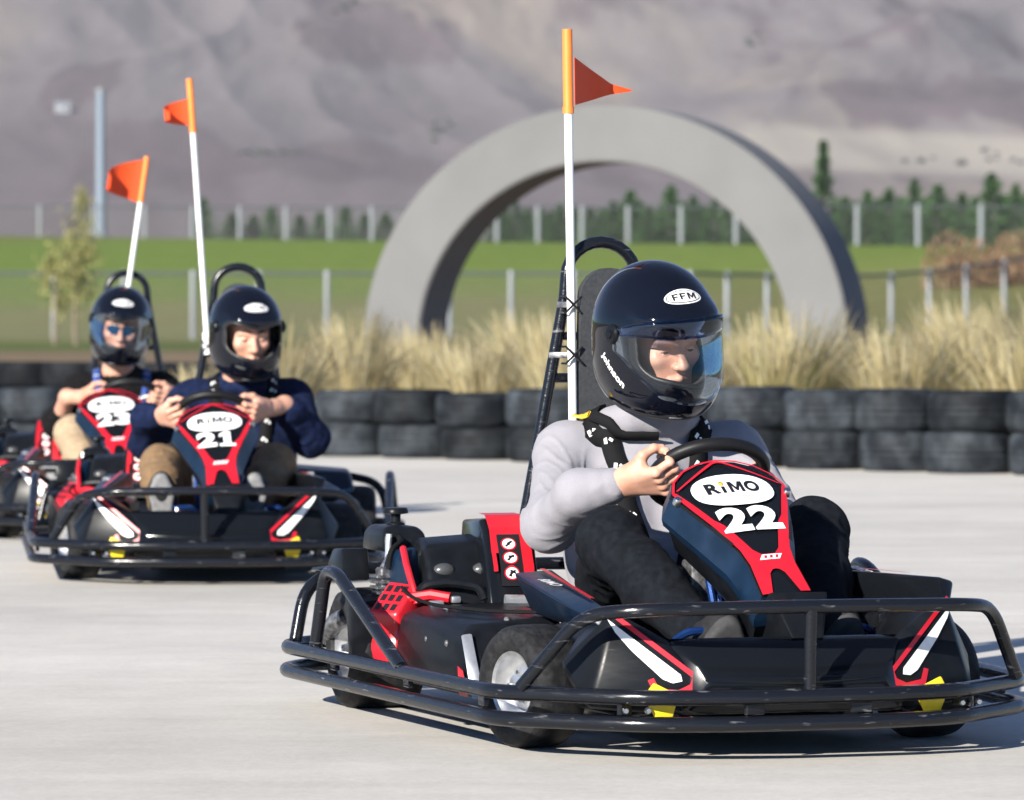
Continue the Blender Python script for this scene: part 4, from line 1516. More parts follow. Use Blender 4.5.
    MB().hull([(.83, .00, .30), (.83, .09, .30), (.80, -.02, .345), (.80, .11, .345), (.72, -.02, .30), (.72, .11, .30), (.86, .01, .25), (.86, .08, .25), (.70, .0, .22), (.70, .09, .22)], .012).build("nose_foot", M['plastic'], K)
    # decals, each a millimetre or so proud of the one below
    red = [(.133, .785), (.109, .625), (.085, .485), (.057, .305), (.051, .2), (.055, 0.0), (.032, 0.0), (.017, .13), (.008, .155), (0, .16), (0, .262), (.016, .264), (.030, .30), (.056, .46), (.064, .498), (.078, .54), (.104, .685), (.121, .775), (.125, .79)]
    panel_poly(red, .0012, "red_frame", M['red_decal'], K)
    arc = [(0, .998), (.045, .983), (.085, .943), (.117, .874), (.133, .79), (.127, .787), (.1135, .868), (.0825, .934), (.044, .972), (0, .987)]
    panel_poly(arc, .0014, "red_arch_line", M['red_decal'], K)
    dia = [(.122, .80), (.116, .80), (.010, .966), (.0, .972), (.0, .985), (.015, .977)]
    panel_poly(dia, .0018, "red_corner_line", M['red_decal'], K)
    for sg in (-1, 1):
        panel_poly([(sg * u, v) for u, v in ((.064, .36), (.090, .50), (.094, .49), (.070, .34))], .002, "edge_slot", M['black_decal'], K, mirror=False)
    panel_poly(ellipse(0, .748, .094, .122, 32, 2.35), .0026, "logo_oval", M['white_decal'], K, mirror=False)
    rimo_logo(lambda u, v, d=0.0: npt(u, .765 + v / N_L, .0036 + d), .122, .036, K)
    # a row of tiny grey marks under the word, too small to read
    for i in range(13):
        u = -.042 + i * .0068
        put_flat([(u, 0), (u + .004, 0), (u + .004, .0045), (u, .0045)], [(0, 1, 2, 3)], lambda u, v: npt(u, .685 + v / N_L, .0032), "tagline", M['grey_decal'], K)
    # emblem on the waist: a slanted white lozenge with red strokes
    em = [(-.026, .222), (.020, .222), (.030, .256), (-.016, .256)]
    panel_poly(em, .0024, "waist_emblem", M['white_decal'], K, mirror=False)
    for i in range(3):
        u = -.015 + i * .013
        put_flat([(u, .229), (u + .006, .229), (u + .0085, .248), (u + .0025, .248)], [(0, 1, 2, 3)], lambda u, v: npt(u, v, .0036), "waist_emblem_mark", M['red_decal'], K)
    for s in (-1, 1):
        o = MB().lathe([(0, .006), (.007, .005), (.010, 0), (.010, -.01)], 12, 'z', closed=False).build("nose_bolt", M['steel'], K)
        o.matrix_local = Matrix.Translation(npt(s * .128, .735, .002)) @ N_N.to_track_quat('Z', 'Y').to_matrix().to_4x4()
    # ---- steering
    sc = V3((.13, .074, .565)); sn = V3((-.62, 0, .78)).normalized()   # axis towards the driver's chest
    su = V3((0, 1, 0)); sv = sn.cross(su); sv = -sv if sv.z < 0 else sv
    pts = [sc + su * (.128 * math.cos(a)) + sv * (.115 * math.sin(a)) for a in np.linspace(0, 2 * math.pi, 40, endpoint=False)]
    sw = MB().tube(pts, .0155, 12, closed=True).build("steering_wheel", M['rubber'], K)
    for a in (R(20), R(160), R(270)):
        MB().tube([sc + sn * -.02, sc + su * (.128 * math.cos(a)) + sv * (.108 * math.sin(a))], .008, 8).build("spoke", M['steel'], sw)
    MB().tube([sc - sn * .035, sc + sn * .004], .04, 16).build("steering_hub", M['plastic'], sw)
    MB().tube([sc - sn * .02, (.52, .05, .30), (.60, .04, .15)], .012, 8).build("steering_column", M['steel'], K)
    # ---- pedals and small metalwork around the feet
    for s, y0 in ((-1, -.10), (1, .20)):
        MB().tube([(.63, y0 - .07, .235), (.655, y0 - .05, .255), (.66, y0 + .05, .258), (.64, y0 + .07, .24)], .009, 8, fillet=.02).build("pedal", M['blue_steel'], K)
        MB().tube([(.66, y0, .255), (.70, y0, .10)], .008, 8).build("pedal_arm", M['steel'], K)
    MB().tube([(.44, -.05, .45), (.56, -.02, .10)], .008, 8).build("brake_line", M['blue_steel'], K)
    MB().tube([(.42, -.03, .44), (.55, .0, .10)], .008, 8).build("brake_line", M['blue_steel'], K)
    MB().box((.36, -.03, .34), (.07, .05, .10), None, .008).build("control_box", M['engine'], K)
    # ---- seat, head pad, roll bar
    prof = [(.03, .17), (-.05, .135), (-.16, .10), (-.27, .10), (-.36, .135), (-.42, .22), (-.46, .32), (-.50, .42), (-.53, .50)]
    def seat(u, v):
        t = v * (len(prof) - 1); i = min(len(prof) - 2, int(t)); f = t - i
        x = prof[i][0] * (1 - f) + prof[i + 1][0] * f; z = prof[i][1] * (1 - f) + prof[i + 1][1] * f
        a = prof[max(0, i - 1)]; b = prof[min(len(prof) - 1, i + 2)]
        tx, tz = b[0] - a[0], b[1] - a[1]; l = math.hypot(tx, tz); nx, nz = tz / l, -tx / l
        if nz < 0 and nx < 0: nx, nz = -nx, -nz
        s = (u - .5) * 2
        rise = .17 * abs(s) ** 3.2 * (0.55 + .6 * math.sin(math.pi * min(1, v * 1.1)))
        w = .20 - .055 * v
        return (x + abs(nx) * rise * (1 if v > .2 else .3), .085 + w * math.copysign(abs(s) ** .8, s), z + abs(nz) * rise)
    MB().grid(seat, 25, 28, .010).build("seat", M['seat'], K)
    # roll bar
    rb = [(-.74, -.20, .10), (-.70, -.055, .60), (-.70, .0, .93), (-.70, .005, 1.01)]
    arcp = [(-.70, .088 - .088 * math.cos(a), 1.01 + .085 * math.sin(a)) for a in np.linspace(0, math.pi, 13)]
    pts = [(-.74, -.155, .10), (-.705, -.07, .60), (-.70, -.004, .96)] + arcp + [(-.70, .180, .96), (-.705, .246, .60), (-.74, .335, .10)]
    MB().tube(pts, .0148, 12).build("roll_bar", M['tube'], K)
    MB().tube([(-.703, -.04, .77), (-.703, .216, .77)], .012, 10).build("roll_bar_brace", M['tube'], K)
    MB().tube([(-.703, -.02, .87), (-.703, .196, .87)], .010, 10).build("roll_bar_brace", M['tube'], K)
    # head pad
    o = []
    for k in range(13):
        a = math.pi * k / 12
        o.append((.093 + .072 * math.cos(a), .965 + .068 * math.sin(a)))
    o += [(.021, .52), (.165, .52)]
    MB().ring_loft([[V3((-.645 + (zz - 1) * .06, y, zz)) for y, zz in o], [V3((-.675 + (zz - 1) * .06, y, zz)) for y, zz in o]]).build("head_pad", M['pad'], K)
    # ---- right side: engine, cover, pod
    #  cover with two dimples, leaning back
    cov = MB()
    cov.hull([(-.285, -.45, .245), (-.285, -.28, .245), (-.315, -.45, .32), (-.315, -.28, .32), (-.38, -.44, .39), (-.39, -.275, .40), (-.45, -.43, .405), (-.46, -.27, .415), (-.62, -.42, .395), (-.62, -.26, .405), (-.62, -.44, .25), (-.62, -.27, .25)], .022, 4)
    cov.build("engine_cover", M['plastic'], K)
    for y in (-.405, -.312):
        o = MB().lathe([(0, .012), (.008, .011), (.015, .007), (.020, .001), (.022, -.005)], 20, 'z', closed=False).build("cover_dimple", M['dimple'], K)  # raised grey bump imitates the highlight in a hollow
        o.matrix_local = Matrix.Translation((-.332, y, .338)) @ V3((.80, 0, .6)).to_track_quat('Z', 'Y').to_matrix().to_4x4() @ Matrix.Diagonal((1.25, .85, 1, 1))
    MB().tube([(-.40, -.485, .385), (-.36, -.488, .350), (-.315, -.482, .290), (-.302, -.478, .262)], .008, 8).build("cover_stripe", M['red'], K)
    MB().hull([(-.33, -.492, .25), (-.36, -.486, .34), (-.42, -.466, .385), (-.50, -.495, .375), (-.56, -.515, .26), (-.33, -.455, .25), (-.42, -.445, .385), (-.56, -.46, .26)], .006).build("cover_shroud", M['navy_plastic'], K)
    # air box with its cap
    MB().hull([(-.56, -.490, .366), (-.56, -.385, .366), (-.76, -.490, .366), (-.76, -.385, .366), (-.565, -.487, .412), (-.565, -.385, .412), (-.75, -.487, .412), (-.75, -.385, .412), (-.59, -.475, .426), (-.59, -.40, .426), (-.73, -.475, .426), (-.73, -.40, .426)], .010, 3).build("air_box", M['plastic'], K)
    MB().lathe([(0, .034), (.026, .032), (.030, .026), (.030, .019), (.012, .016), (.012, .0), (.022, -.004), (.022, -.012)], 20, 'z', c=(-.67, -.43, .434), closed=False).build("filler_cap", M['plastic'], K)
    MB().tube([(-.550, -.478, .41), (-.545, -.485, .320)], .0075, 10).build("air_box_strap", M['alu'], K)
    MB().hull([(-.60, -.58, .30), (-.60, -.51, .30), (-.74, -.58, .30), (-.74, -.51, .30), (-.605, -.58, .345), (-.73, -.58, .335), (-.615, -.575, .375), (-.72, -.57, .37), (-.62, -.51, .375), (-.72, -.51, .37)], .006).build("exhaust_shield", M['plastic_scuffed'], K)
    # cylinder head with fins
    eng = MB()
    for i in range(6):
        eng.box((-.50, -.50, .25 + i * .013), (.07, .06, .007), None, .002, 1)
    eng.box((-.50, -.495, .285), (.055, .045, .10), None, .004, 1)
    eng.build("cylinder_fins", M['engine'], K)
    MB().box((-.52, -.44, .19), (.20, .20, .17), None, .02).build("engine_block", M['engine'], K)
    MB().tube([(-.55, -.58, .22), (-.60, -.60, .20), (-.72, -.58, .16)], .022, 12, fillet=.03).build("exhaust_pipe", M['engine'], K)
    # red recoil guard: a slotted drum cover in front of the engine
    gd = MB()
    c = V3((-.34, -.535, .165)); ax = V3((.35, -.93, .1)).normalized()
    uu = ax.cross(V3((0, 0, 1))).normalized(); vv = uu.cross(ax)
    def gp(rad, a, h): return c + uu * (rad * math.cos(a)) + vv * (rad * math.sin(a)) + ax * h
    nseg = 32
    rings = [[gp(rd, 2 * math.pi * k / nseg, h) for k in range(nseg)] for rd, h in ((.050, -.04), (.052, .0), (.048, .015), (.038, .022), (.035, .017), (.014, .017), (.009, .024))]
    gd.ring_loft(rings)
    gd.build("recoil_guard", M['red'], K)
    for k in range(9):
        a = k * 2 * math.pi / 9 + .2
        da = .11
        put_flat([(.039, a - da), (.047, a - da * .8), (.047, a + da * .8), (.039, a + da)], [(0, 1, 2, 3)], lambda u, v: gp(u, v, .0165 + (.048 - u) * .7), "guard_slot", M['black_decal'], K)
    MB().hull([(-.425, -.60, .12), (-.425, -.515, .12), (-.43, -.60, .255), (-.43, -.515, .268), (-.45, -.60, .12), (-.45, -.515, .12), (-.455, -.60, .255), (-.455, -.515, .268), (-.49, -.60, .27), (-.49, -.52, .278)], .006).build("wheel_guard", M['plastic'], K)
    # red slotted housing on top of the starter, its top face tipped outwards
    hb_ = V3((-.335, -.528, .276)); hn = V3((.42, -.55, .72)).normalized(); hu = V3((.8, .55, 0)).normalized(); hu = (hu - hn * hu.dot(hn)).normalized(); hv = hn.cross(hu)
    hq = lambda a, b, c_: hb_ + hu * a + hv * b + hn * c_
    MB().hull([hq(a, b, 0) for a, b in ((-.042, -.05), (.042, -.05), (.045, .045), (-.04, .05))] + [hq(a, b, -.06) for a, b in ((-.05, -.06), (.05, -.06), (.05, .05), (-.05, .05))] + [hq(-.01, -.085, -.05), hq(.03, -.08, -.05)], .008).build("starter_housing", M['red'], K)
    for k in range(3):
        for j in range(3):
            a0 = -.030 + k * .0225; b0 = -.040 + j * .028
            put_flat([(a0, b0), (a0 + .014, b0), (a0 + .014, b0 + .019), (a0, b0 + .019)], [(0, 1, 2, 3)], lambda u, v: hq(u, v, .0012), "housing_slot", M['black_decal'], K)
    MB().hull([(-.30, -.53, .24), (-.27, -.525, .13), (-.33, -.545, .25), (-.31, -.545, .12), (-.30, -.515, .24), (-.27, -.51, .13)], .004).build("red_bracket", M['red'], K)
    MB().tube([(-.315, -.495, .275), (-.285, -.45, .283), (-.262, -.412, .276)], .0125, 8).build("red_lever", M['red'], K)
    MB().box((-.258, -.400, .273), (.02, .022, .016), None, .004).build("lever_end", M['alu'], K)
    MB().box((-.225, -.455, .266), (.02, .034, .015), None, .004).build("pod_latch", M['alu'], K)
    # hoses, cable, silencer and fixings round the engine
    MB().lathe([(0, -.09), (.04, -.09), (.046, -.08), (.046, .08), (.04, .09), (0, .09)], 20, 'y', c=(-.74, -.42, .20), closed=False).build("silencer", M['engine'], K)
    MB().tube([(-.47, -.50, .335), (-.46, -.50, .375), (-.50, -.46, .395), (-.57, -.45, .40)], .007, 8, fillet=.03).build("fuel_hose", M['strap'], K)
    MB().tube([(-.36, -.50, .30), (-.25, -.515, .285), (-.10, -.50, .272), (.10, -.42, .268), (.20, -.30, .27)], .0042, 6, fillet=.06).build("throttle_cable", M['strap'], K)
    MB().tube([(-.315, -.475, .272), (-.300, -.465, .305), (-.285, -.40, .312), (-.270, -.34, .300), (-.262, -.33, .272)], .011, 8, fillet=.03).build("lever_guard", M['plastic'], K)
    MB().tube([(-.52, -.50, .33), (-.54, -.47, .37), (-.60, -.45, .385)], .010, 8, fillet=.03).build("intake_pipe", M['engine'], K)
    MB().hull([(-.86, -.52, .30), (-.70, -.585, .325), (-.80, -.60, .315), (-.86, -.52, .306), (-.70, -.585, .331), (-.80, -.60, .321), (-.72, -.50, .33), (-.72, -.50, .336)], 0).build("number_plate_bracket", M['navy_plastic'], K)
    for (x, y, z) in ((.10, -.522, .20), (-.05, -.526, .20), (-.20, -.530, .20), (.16, -.40, .256), (-.12, -.46, .262)):
        o = MB().lathe([(0, .004), (.005, .0035), (.008, 0), (.008, -.004)], 10, 'z', closed=False).build("pod_screw", M['engine'], K)
        o.matrix_local = Matrix.Translation((x, y, z)) @ (Matrix.Rotation(R(90), 4, 'X') if z < .23 else Matrix())
    # side pods
    for s in (-1, 1):
        pod = MB()
        yo = .535
        pod.hull([(.29, s * (yo - .02), .09), (.205, s * (yo - .02), .222), (.185, s * (yo - .05), .246), (.17, s * .28, .262), (.28, s * .28, .10), (-.30, s * (yo + .01), .09), (-.25, s * (yo + .0), .245), (-.25, s * (yo - .05), .262), (-.25, s * .26, .268), (-.33, s * .28, .09)], .020, 3)
        pod.build("side_pod", M['plastic'], K)
        MB().hull([(.293, s * (yo - .014), .092), (.301, s * (yo - .044), .092), (.206, s * (yo - .014), .226), (.213, s * (yo - .040), .230), (.28, s * (yo - .03), .092), (.20, s * (yo - .03), .224)], .004).build("pod_corner_strip", M['strip'], K)
        put_flat([(.215, .095), (.275, .095), (.240, .150), (.205, .158)], [(0, 1, 2, 3)], lambda u, v, s=s: V3((u, s * (yo - .010 - (u - .23) * .06), v)), "pod_mark", M['red_decal'], K)
    # seat-side tank cover in red with the three round signs
    tk = [(-.245, -.285, .285), (-.245, -.165, .285), (-.265, -.282, .35), (-.265, -.160, .35), (-.32, -.275, .43), (-.32, -.155, .435), (-.37, -.27, .458), (-.37, -.15, .462), (-.55, -.26, .45), (-.55, -.15, .455), (-.55, -.27, .28), (-.55, -.16, .28), (-.22, -.285, .25), (-.22, -.165, .25)]
    tk = [(x, y - .042, z - .008) for x, y, z in tk]
    MB().hull(tk, .012, 3).build("tank_cover", M['plastic_gloss'], K)
    def tkp(u, v, d=0.0):
        # v runs up the front of the cover and over its top; u across
        P = [(-.2265, .285), (-.2475, .355), (-.300, .432), (-.352, .468), (-.44, .472)]
        P = [(-.232, .262), (-.243, .287), (-.262, .352), (-.312, .432), (-.364, .4625), (-.46, .464)]
        L = [0]
        for a, b in zip(P[:-1], P[1:]): L.append(L[-1] + math.hypot(b[0] - a[0], b[1] - a[1]))
        v = max(0, min(L[-1] - 1e-6, v))
        i = max(k for k in range(len(L) - 1) if L[k] <= v)
        f = (v - L[i]) / (L[i + 1] - L[i])
        x = P[i][0] + (P[i + 1][0] - P[i][0]) * f; z = P[i][1] + (P[i + 1][1] - P[i][1]) * f
        # averaged normal
        a_ = P[max(0, i - 0)]; b_ = P[i + 1]
        nx, nz = (b_[1] - a_[1]), -(b_[0] - a_[0]); l = math.hypot(nx, nz)
        return V3((x + (d + .0045) * nx / l, -.264 + u + (x + .25) * -.05, z - .008 + (d + .0045) * nz / l))
    def strip(us, vs_, d, name, m):
        mb = MB()
        mb.grid(lambda a, b: tkp(us[0](vs_[0] + (vs_[1] - vs_[0]) * b) * (1 - a) + us[1](vs_[0] + (vs_[1] - vs_[0]) * b) * a, vs_[0] + (vs_[1] - vs_[0]) * b, d), 6, 26)
        return mb.build(name, m, K, smooth=25)
    strip((lambda v: -.052 + .012 * v / .3, lambda v: .048), (.13, .33), .0010, "red_cap_panel", M['red'])
    strip((lambda v: .022 + .02 * max(0, v - .06), lambda v: .050), (.02, .14), .0012, "red_band", M['red'])
    strip((lambda v: -.046, lambda v: -.036), (.085, .135), .0012, "red_band", M['red'])
    strip((lambda v: -.030, lambda v: .024), (.05, .178), .0022, "sign_backing", M['black_decal'])
    for i in range(3):
        vc = .080 + i * .036
        e = ellipse(-.004, vc, .0185, .0165, 24)
        put_flat(e, [tuple(range(24))], lambda u, v: tkp(u, v, .0034), "sign_ring", M['red_decal'], K)
        e = ellipse(-.004, vc, .0150, .0132, 24)
        put_flat(e, [tuple(range(24))], lambda u, v: tkp(u, v, .0042), "sign_face", M['white_decal'], K)
        for (a, w_, l_, ou, ov) in ((.7, .004, .021, 0, 0), (-.5 + i * .5, .005, .014, .002, .003), (1.6 - i * .6, .004, .011, -.003, -.003)):
            ca, sa = math.cos(a), math.sin(a)
            q = [(x * ca - y * sa - .004 + ou, x * sa + y * ca + vc + ov) for x, y in ((-l_ / 2, -w_ / 2), (l_ / 2, -w_ / 2), (l_ / 2, w_ / 2), (-l_ / 2, w_ / 2))]
            put_flat(q, [(0, 1, 2, 3)], lambda u, v: tkp(u, v, .0050), "sign_stroke", M['black_decal'], K)
    MB().hull([(-.20, -.255, .283), (-.20, -.185, .300), (-.20, -.185, .325), (-.19, -.255, .268), (-.23, -.255, .26), (-.23, -.18, .29), (-.24, -.2, .32)], .004).build("red_catch", M['red'], K)
    MB().tube([(-.20, -.30, .272), (-.19, -.22, .270)], .014, 10).build("bright_latch", M['alu'], K)
    # left side: matching deck and cover over the battery
    MB().hull([(-.28, .27, .27), (-.28, .52, .27), (-.36, .27, .36), (-.36, .50, .345), (-.60, .26, .37), (-.60, .50, .35), (-.62, .27, .27), (-.62, .52, .27)], .02, 3).build("battery_cover", M['navy_plastic'], K)
    MB().hull([(-.19, .24, .285), (-.19, .47, .285), (-.02, .26, .305), (.0, .46, .29), (.08, .30, .28), (.08, .44, .275), (-.1, .3, .325), (-.12, .40, .325)], .012).build("deck_panel", M['navy_plastic'], K)
    return K

def flag_set(K, base, top, flag_fn, sleeve=0.19):
    """pole with its orange sleeve and pennant, clamped to the roll bar of kart K"""
    b, t = V3(base), V3(top)
    d = (t - b).normalized()
    p = MB().tube([b, t - d * sleeve], .0105, 12).build("flag_pole", M['pole'], K)
    MB().tube([t - d * (sleeve + .004), t], .0122, 12).build("sleeve", M['orange'], p)
    MB().tube([t - d * (sleeve + .010), t - d * (sleeve - .006)], .0138, 12).build("sleeve_band", M['orange'], p)
    MB().grid(lambda a, bb: flag_fn(a, bb, t, d), 22, 14, .0012).build("flag", M['flag'], p)
    return p

def clamp(K, p, q, name="pole_clamp"):
    p, q = V3(p), V3(q)
    MB().box((p + q) / 2, ((p - q).length, .013, .015), Matrix.Rotation(math.atan2((p - q).y, (p - q).x), 3, 'Z'), .003).build(name, M['engine'], K)
    mb = MB()
    for dz in (-1, 1):
        mb.tube([q + V3((.017, -.020, dz * .020)), q + V3((.0185, .0, 0)), q + V3((.017, .020, -dz * .020))], .0028, 6)
        mb.tube([q + V3((.017, -.020, -.020 * dz)), q + V3((-.017, -.020, -.020 * dz))], .0028, 6)
    mb.build("cable_tie", M['black_decal'], K)

def number_decal(K, txt, dy=0.0):
    for i, chx in enumerate(txt):
        V, F = text_fit(chx, .068, .078, bold=0.05) if chx != '1' else glyph('1', .060, .078)
        u0 = (-.036, .036)[i]
        o = put_flat([(v[0] + u0, v[1]) for v in V], F, lambda u, v: npt(u, .522 + v / N_L, .0030), "number_digit", M['white_decal'], K)
        o.location.y += dy

KA = build_kart()
KA.location = (.328, 10.56, 0)
KA.rotation_euler = (0, 0, R(-90 + 16.5))
tag(KA, "nearest black and red rental kart carrying the number 22", "go kart", KART_GROUP)
KB = copy_tree(KA)
KB.location = (-1.075, 16.75, 0)
KB.rotation_euler = (0, 0, R(-90 + 2.5))
tag(KB, "black and red rental kart numbered 21, second in the line", "go kart", KART_GROUP)
NOSE = ('nose', 'red_frame', 'red_arch', 'red_corner', 'edge_slot', 'logo', 'tagline', 'waist')
for ch in KB.children:
    if ch.name.startswith(NOSE): ch.location.y += .03
KC = copy_tree(KA)
KC.location = (-1.69, 19.75, 0)
KC.rotation_euler = (0, 0, R(-90 + 6))
tag(KC, "black and red rental kart numbered 23, farthest back in the line", "go kart", KART_GROUP)
number_decal(KA, "22")
number_decal(KB, "21", .03)
number_decal(KC, "23")

# pennants: a = along the cloth from the pole, b = down the hoist
def w2l(K, v):
    return K.matrix_basis.to_3x3().inverted() @ V3(v)

def pennant_a(a, b, t, d):
    # streams away from the camera to the right, its tip curled back to face it
    if a < .8: p = V3((.43, .78, 0)) * (.205 * a / .8)
    else: p = V3((.43, .78, 0)) * .205 + V3((.95, -.15, 0)) * (.055 * (a - .8) / .2)
    p = p + V3((0, .02, 0)) * math.sin(a * 7) * a
    top = t - d * (.066 + .070 * a); bot = t - d * (.180 - .040 * a)
    base = top * (1 - b) + bot * b
    return base + w2l(KA, p + V3((.015, 0, -.0)))
flag_set(KA, (-.665, .010, .42), (-.665, -.008, 1.60), pennant_a)
clamp(KA, (-.70, -.020, .945), (-.665, .002, .945))
clamp(KA, (-.70, -.042, .825), (-.665, .004, .825))

def pennant_b(a, b, t, d):
    # a short curl to the left
    ang = a * 2.3
    p = V3((-.085 * math.sin(ang) / 1.0 * 1.0, -.05 * (1 - math.cos(ang)), 0))
    top = t - d * (.075 + .05 * a); bot = t - d * (.175 - .02 * a)
    return top * (1 - b) + bot * b + w2l(KB, p + V3((-.012, -.004, 0)))
flag_set(KB, (-.675, -.022, .775), (-.675, -.090, 1.79), pennant_b)
MB().tube([(-.675, -.0215, .77), (-.675, -.0268, .85)], .0165, 12).build("pole_socket", M['pole'], KB)
clamp(KB, (-.70, -.045, .80), (-.675, -.024, .80))

def pennant_c(a, b, t, d):
    # folded pennant hanging to the left
    ang = a * 2.0
    p = V3((-.135 * math.sin(min(1.5, ang)) + .03 * max(0, ang - 1.5), -.06 * (1 - math.cos(ang * 1.3)), 0))
    top = t - d * (.012 + .085 * a); bot = t - d * (.20 - .055 * a)
    return top * (1 - b) + bot * b + w2l(KC, p + V3((-.012, -.004, 0)) + V3((0, 0, .012)) * math.sin(3 * a))
flag_set(KC, (-.665, .06, .80), (-.665, .175, 1.60), pennant_c)

# ------------------------------------------------------------------ the drivers
def hand_sdf():
    s = SDF()
    W = (-.078, .016, 0)
    s.cone((-.118, .013, .006), (-.075, .015, .004), .025, .0245, .01)
    s.cone((-.118, .013, -.006), (-.075, .015, -.006), .025, .0235, .015)
    zs = (.0345, .0115, -.0115, -.0330); sc = (.96, 1.04, 1.0, .86)
    for z, q in zip(zs, sc):
        s.cone((-.070, .016, z * .45), (.016, .033, z * .97),   .018, .0118, .016)
    s.cone((-.06, .006, .020), (-.02, .010, .034), .018, .012, .02)        # ball of the thumb
    s.cone((-.058, .004, -.018), (-.01, .010, -.028), .016, .011, .02)     # heel of the palm
    for z, q in zip(zs, sc):
        mcp = (.016, .034, z * .97); pip = (.016 + .033 * q, .014, z); dip = (.016 + .022 * q, -.0215, z * .98); tip = (.012, -.0305, z * .95)
        s.cone(mcp, pip, .0104, .0094, .0028)
        s.cone(pip, dip, .0093, .0082, .0028)
        s.cone(dip, tip, .0082, .0072, .0025)
        s.ell((.016, .0375, z * .97), (.0105, .0105, .009), None, .006)        # knuckle
        s.ell((.016 + .034 * q, .0165, z), (.0098, .0098, .0092), None, .003)
    s.cone((-.040, .006, .030), (-.012, -.008, .049), .0150, .0118, .014)
    s.cone((-.012, -.008, .049), (.012, -.026, .046), .0112, .0100, .006)
    s.cone((.012, -.026, .046), (.027, -.033, .036), .0098, .0080, .005)
    return s

def head_sdf():
    s = SDF()
    s.ell((-.012, 0, .035), (.098, .077, .088), None, .02)
    s.ell((.022, 0, -.035), (.068, .061, .083), None, .03)
    s.cone((.062, -.012, -.098), (.062, .012, -.098), .021, .021, .03)       # chin
    for y in (-1, 1):
        s.ell((.058, y * .042, -.016), (.026, .022, .020), None, .022)       # cheek bone
        s.cone((.0, y * .052, -.06), (.05, y * .026, -.092), .020, .018, .03)
        s.cone((.082, y * .014, .023), (.074, y * .045, .022), .0095, .008, .012)   # brow
        s.ell((-.012, y * .077, -.004), (.018, .008, .031), None, .008)      # ear
    for y in (-1, 1):
        s.ell((.096, y * .031, .003), (.019, .019, .0115), None, .010, 's')  # eye socket
    s.cone((.084, 0, .014), (.108, 0, -.026), .0075, .0115, .010)
    s.ell((.110, 0, -.029), (.011, .0115, .0095), None, .006)
    for y in (-1, 1):
        s.ell((.100, y * .0125, -.032), (.010, .008, .0075), None, .005)
    for y in (-1, 1):
        s.ell((.0735, y * .031, .002), (.0145, .0150, .0135), None, .003)    # lids round the eyeball
        s.ell((.092, y * .031, -.0005), (.014, .0122, .0024), None, .002, 's')
    s.cone((.086, -.020, -.0625), (.093, 0, -.0595), .0055, .0068, .006)     # upper lip
    s.cone((.086, .020, -.0625), (.093, 0, -.0595), .0055, .0068, .006)
    s.cone((.084, -.016, -.072), (.0905, 0, -.0735), .0060, .0078, .006)     # lower lip
    s.cone((.084, .016, -.072), (.0905, 0, -.0735), .0060, .0078, .006)
    s.ell((.096, 0, -.0668), (.008, .021, .0012), None, .0025, 's')
    s.cone((-.030, 0, -.05), (-.055, 0, -.19), .054, .060, .03)              # neck
    return s

HSH = None
def helmet_shell():
    """outer skin only, used for decals, visor and trims"""
    s = SDF()
    s.ell((-.012, 0, .030), (.156, .130, .143), None, .03)
    s.ell((.040, 0, -.080), (.128, .108, .092), None, .075)
    s.ell((-.035, 0, -.06), (.118, .112, .105), None, .05)
    # brow flare over the eye opening and the vents in the chin bar
    s.ell((.085, 0, .074), (.062, .090, .026), None, .03)
    return s

HSH = helmet_shell()
PORT = ((.13, 0, .004), (.16, .106, .058))

def cut_plane(P):
    # the rim: lower at the chin, rising to the nape
    return -(P[..., 2] + .128 + .10 * (P[..., 0] + .02)) * .99

def port_d(P):
    q = P - np.array(PORT[0])
    zc = q[..., 2] - .22 * np.abs(P[..., 1]) + .012          # sides of the opening sweep up a little
    a = np.stack((q[..., 0], q[..., 1], zc), -1)
    a = np.abs(a) - (np.array(PORT[1]) - .035)
    return np.sqrt((np.maximum(a, 0) ** 2).sum(-1)) + np.minimum(a.max(-1), 0) - .035

def helmet_meshes():
    lo, hi = (-.19, -.15, -.19), (.19, .15, .19)
    s = SDF()
    s.ops = list(HSH.ops)
    s.add(lambda P: HSH.ev(P) + .022, lo, hi, .004, 's')
    s.add(port_d, lo, hi, .005, 's')
    s.add(lambda P: -cut_plane(P), lo, hi, .006, 's')
    shell = s.mesh(.0036, 3)
    t = SDF()
    t.add(lambda P: np.sqrt((HSH.ev(P) + .003) ** 2 + port_d(P) ** 2 * 1.0) - .0065, (-.02, -.14, -.09), (.19, .14, .10), .001)
    trim = t.mesh(.0034, 2)
    t = SDF()
    t.add(lambda P: np.sqrt((HSH.ev(P) + .006) ** 2 + cut_plane(P) ** 2) - .0075, (-.17, -.13, -.17), (.18, .13, -.07), .001)
    rim = t.mesh(.0036, 2)
    # padding
    p = SDF()
    p.add(lambda P: HSH.ev(P) + .023, lo, hi, .001)
    p.add(lambda P: HSH.ev(P) + .040, lo, hi, .004, 's')
    p.add(lambda P: port_d(P) - .006, lo, hi, .004, 's')
    p.add(lambda P: -cut_plane(P) - .004, lo, hi, .004, 's')
    lining = p.mesh(.0055, 1)
    return shell, trim, rim, lining

def polar_dir(phi, lam):
    return np.array([math.cos(phi) * math.cos(lam), math.sin(lam), math.sin(phi) * math.cos(lam)])

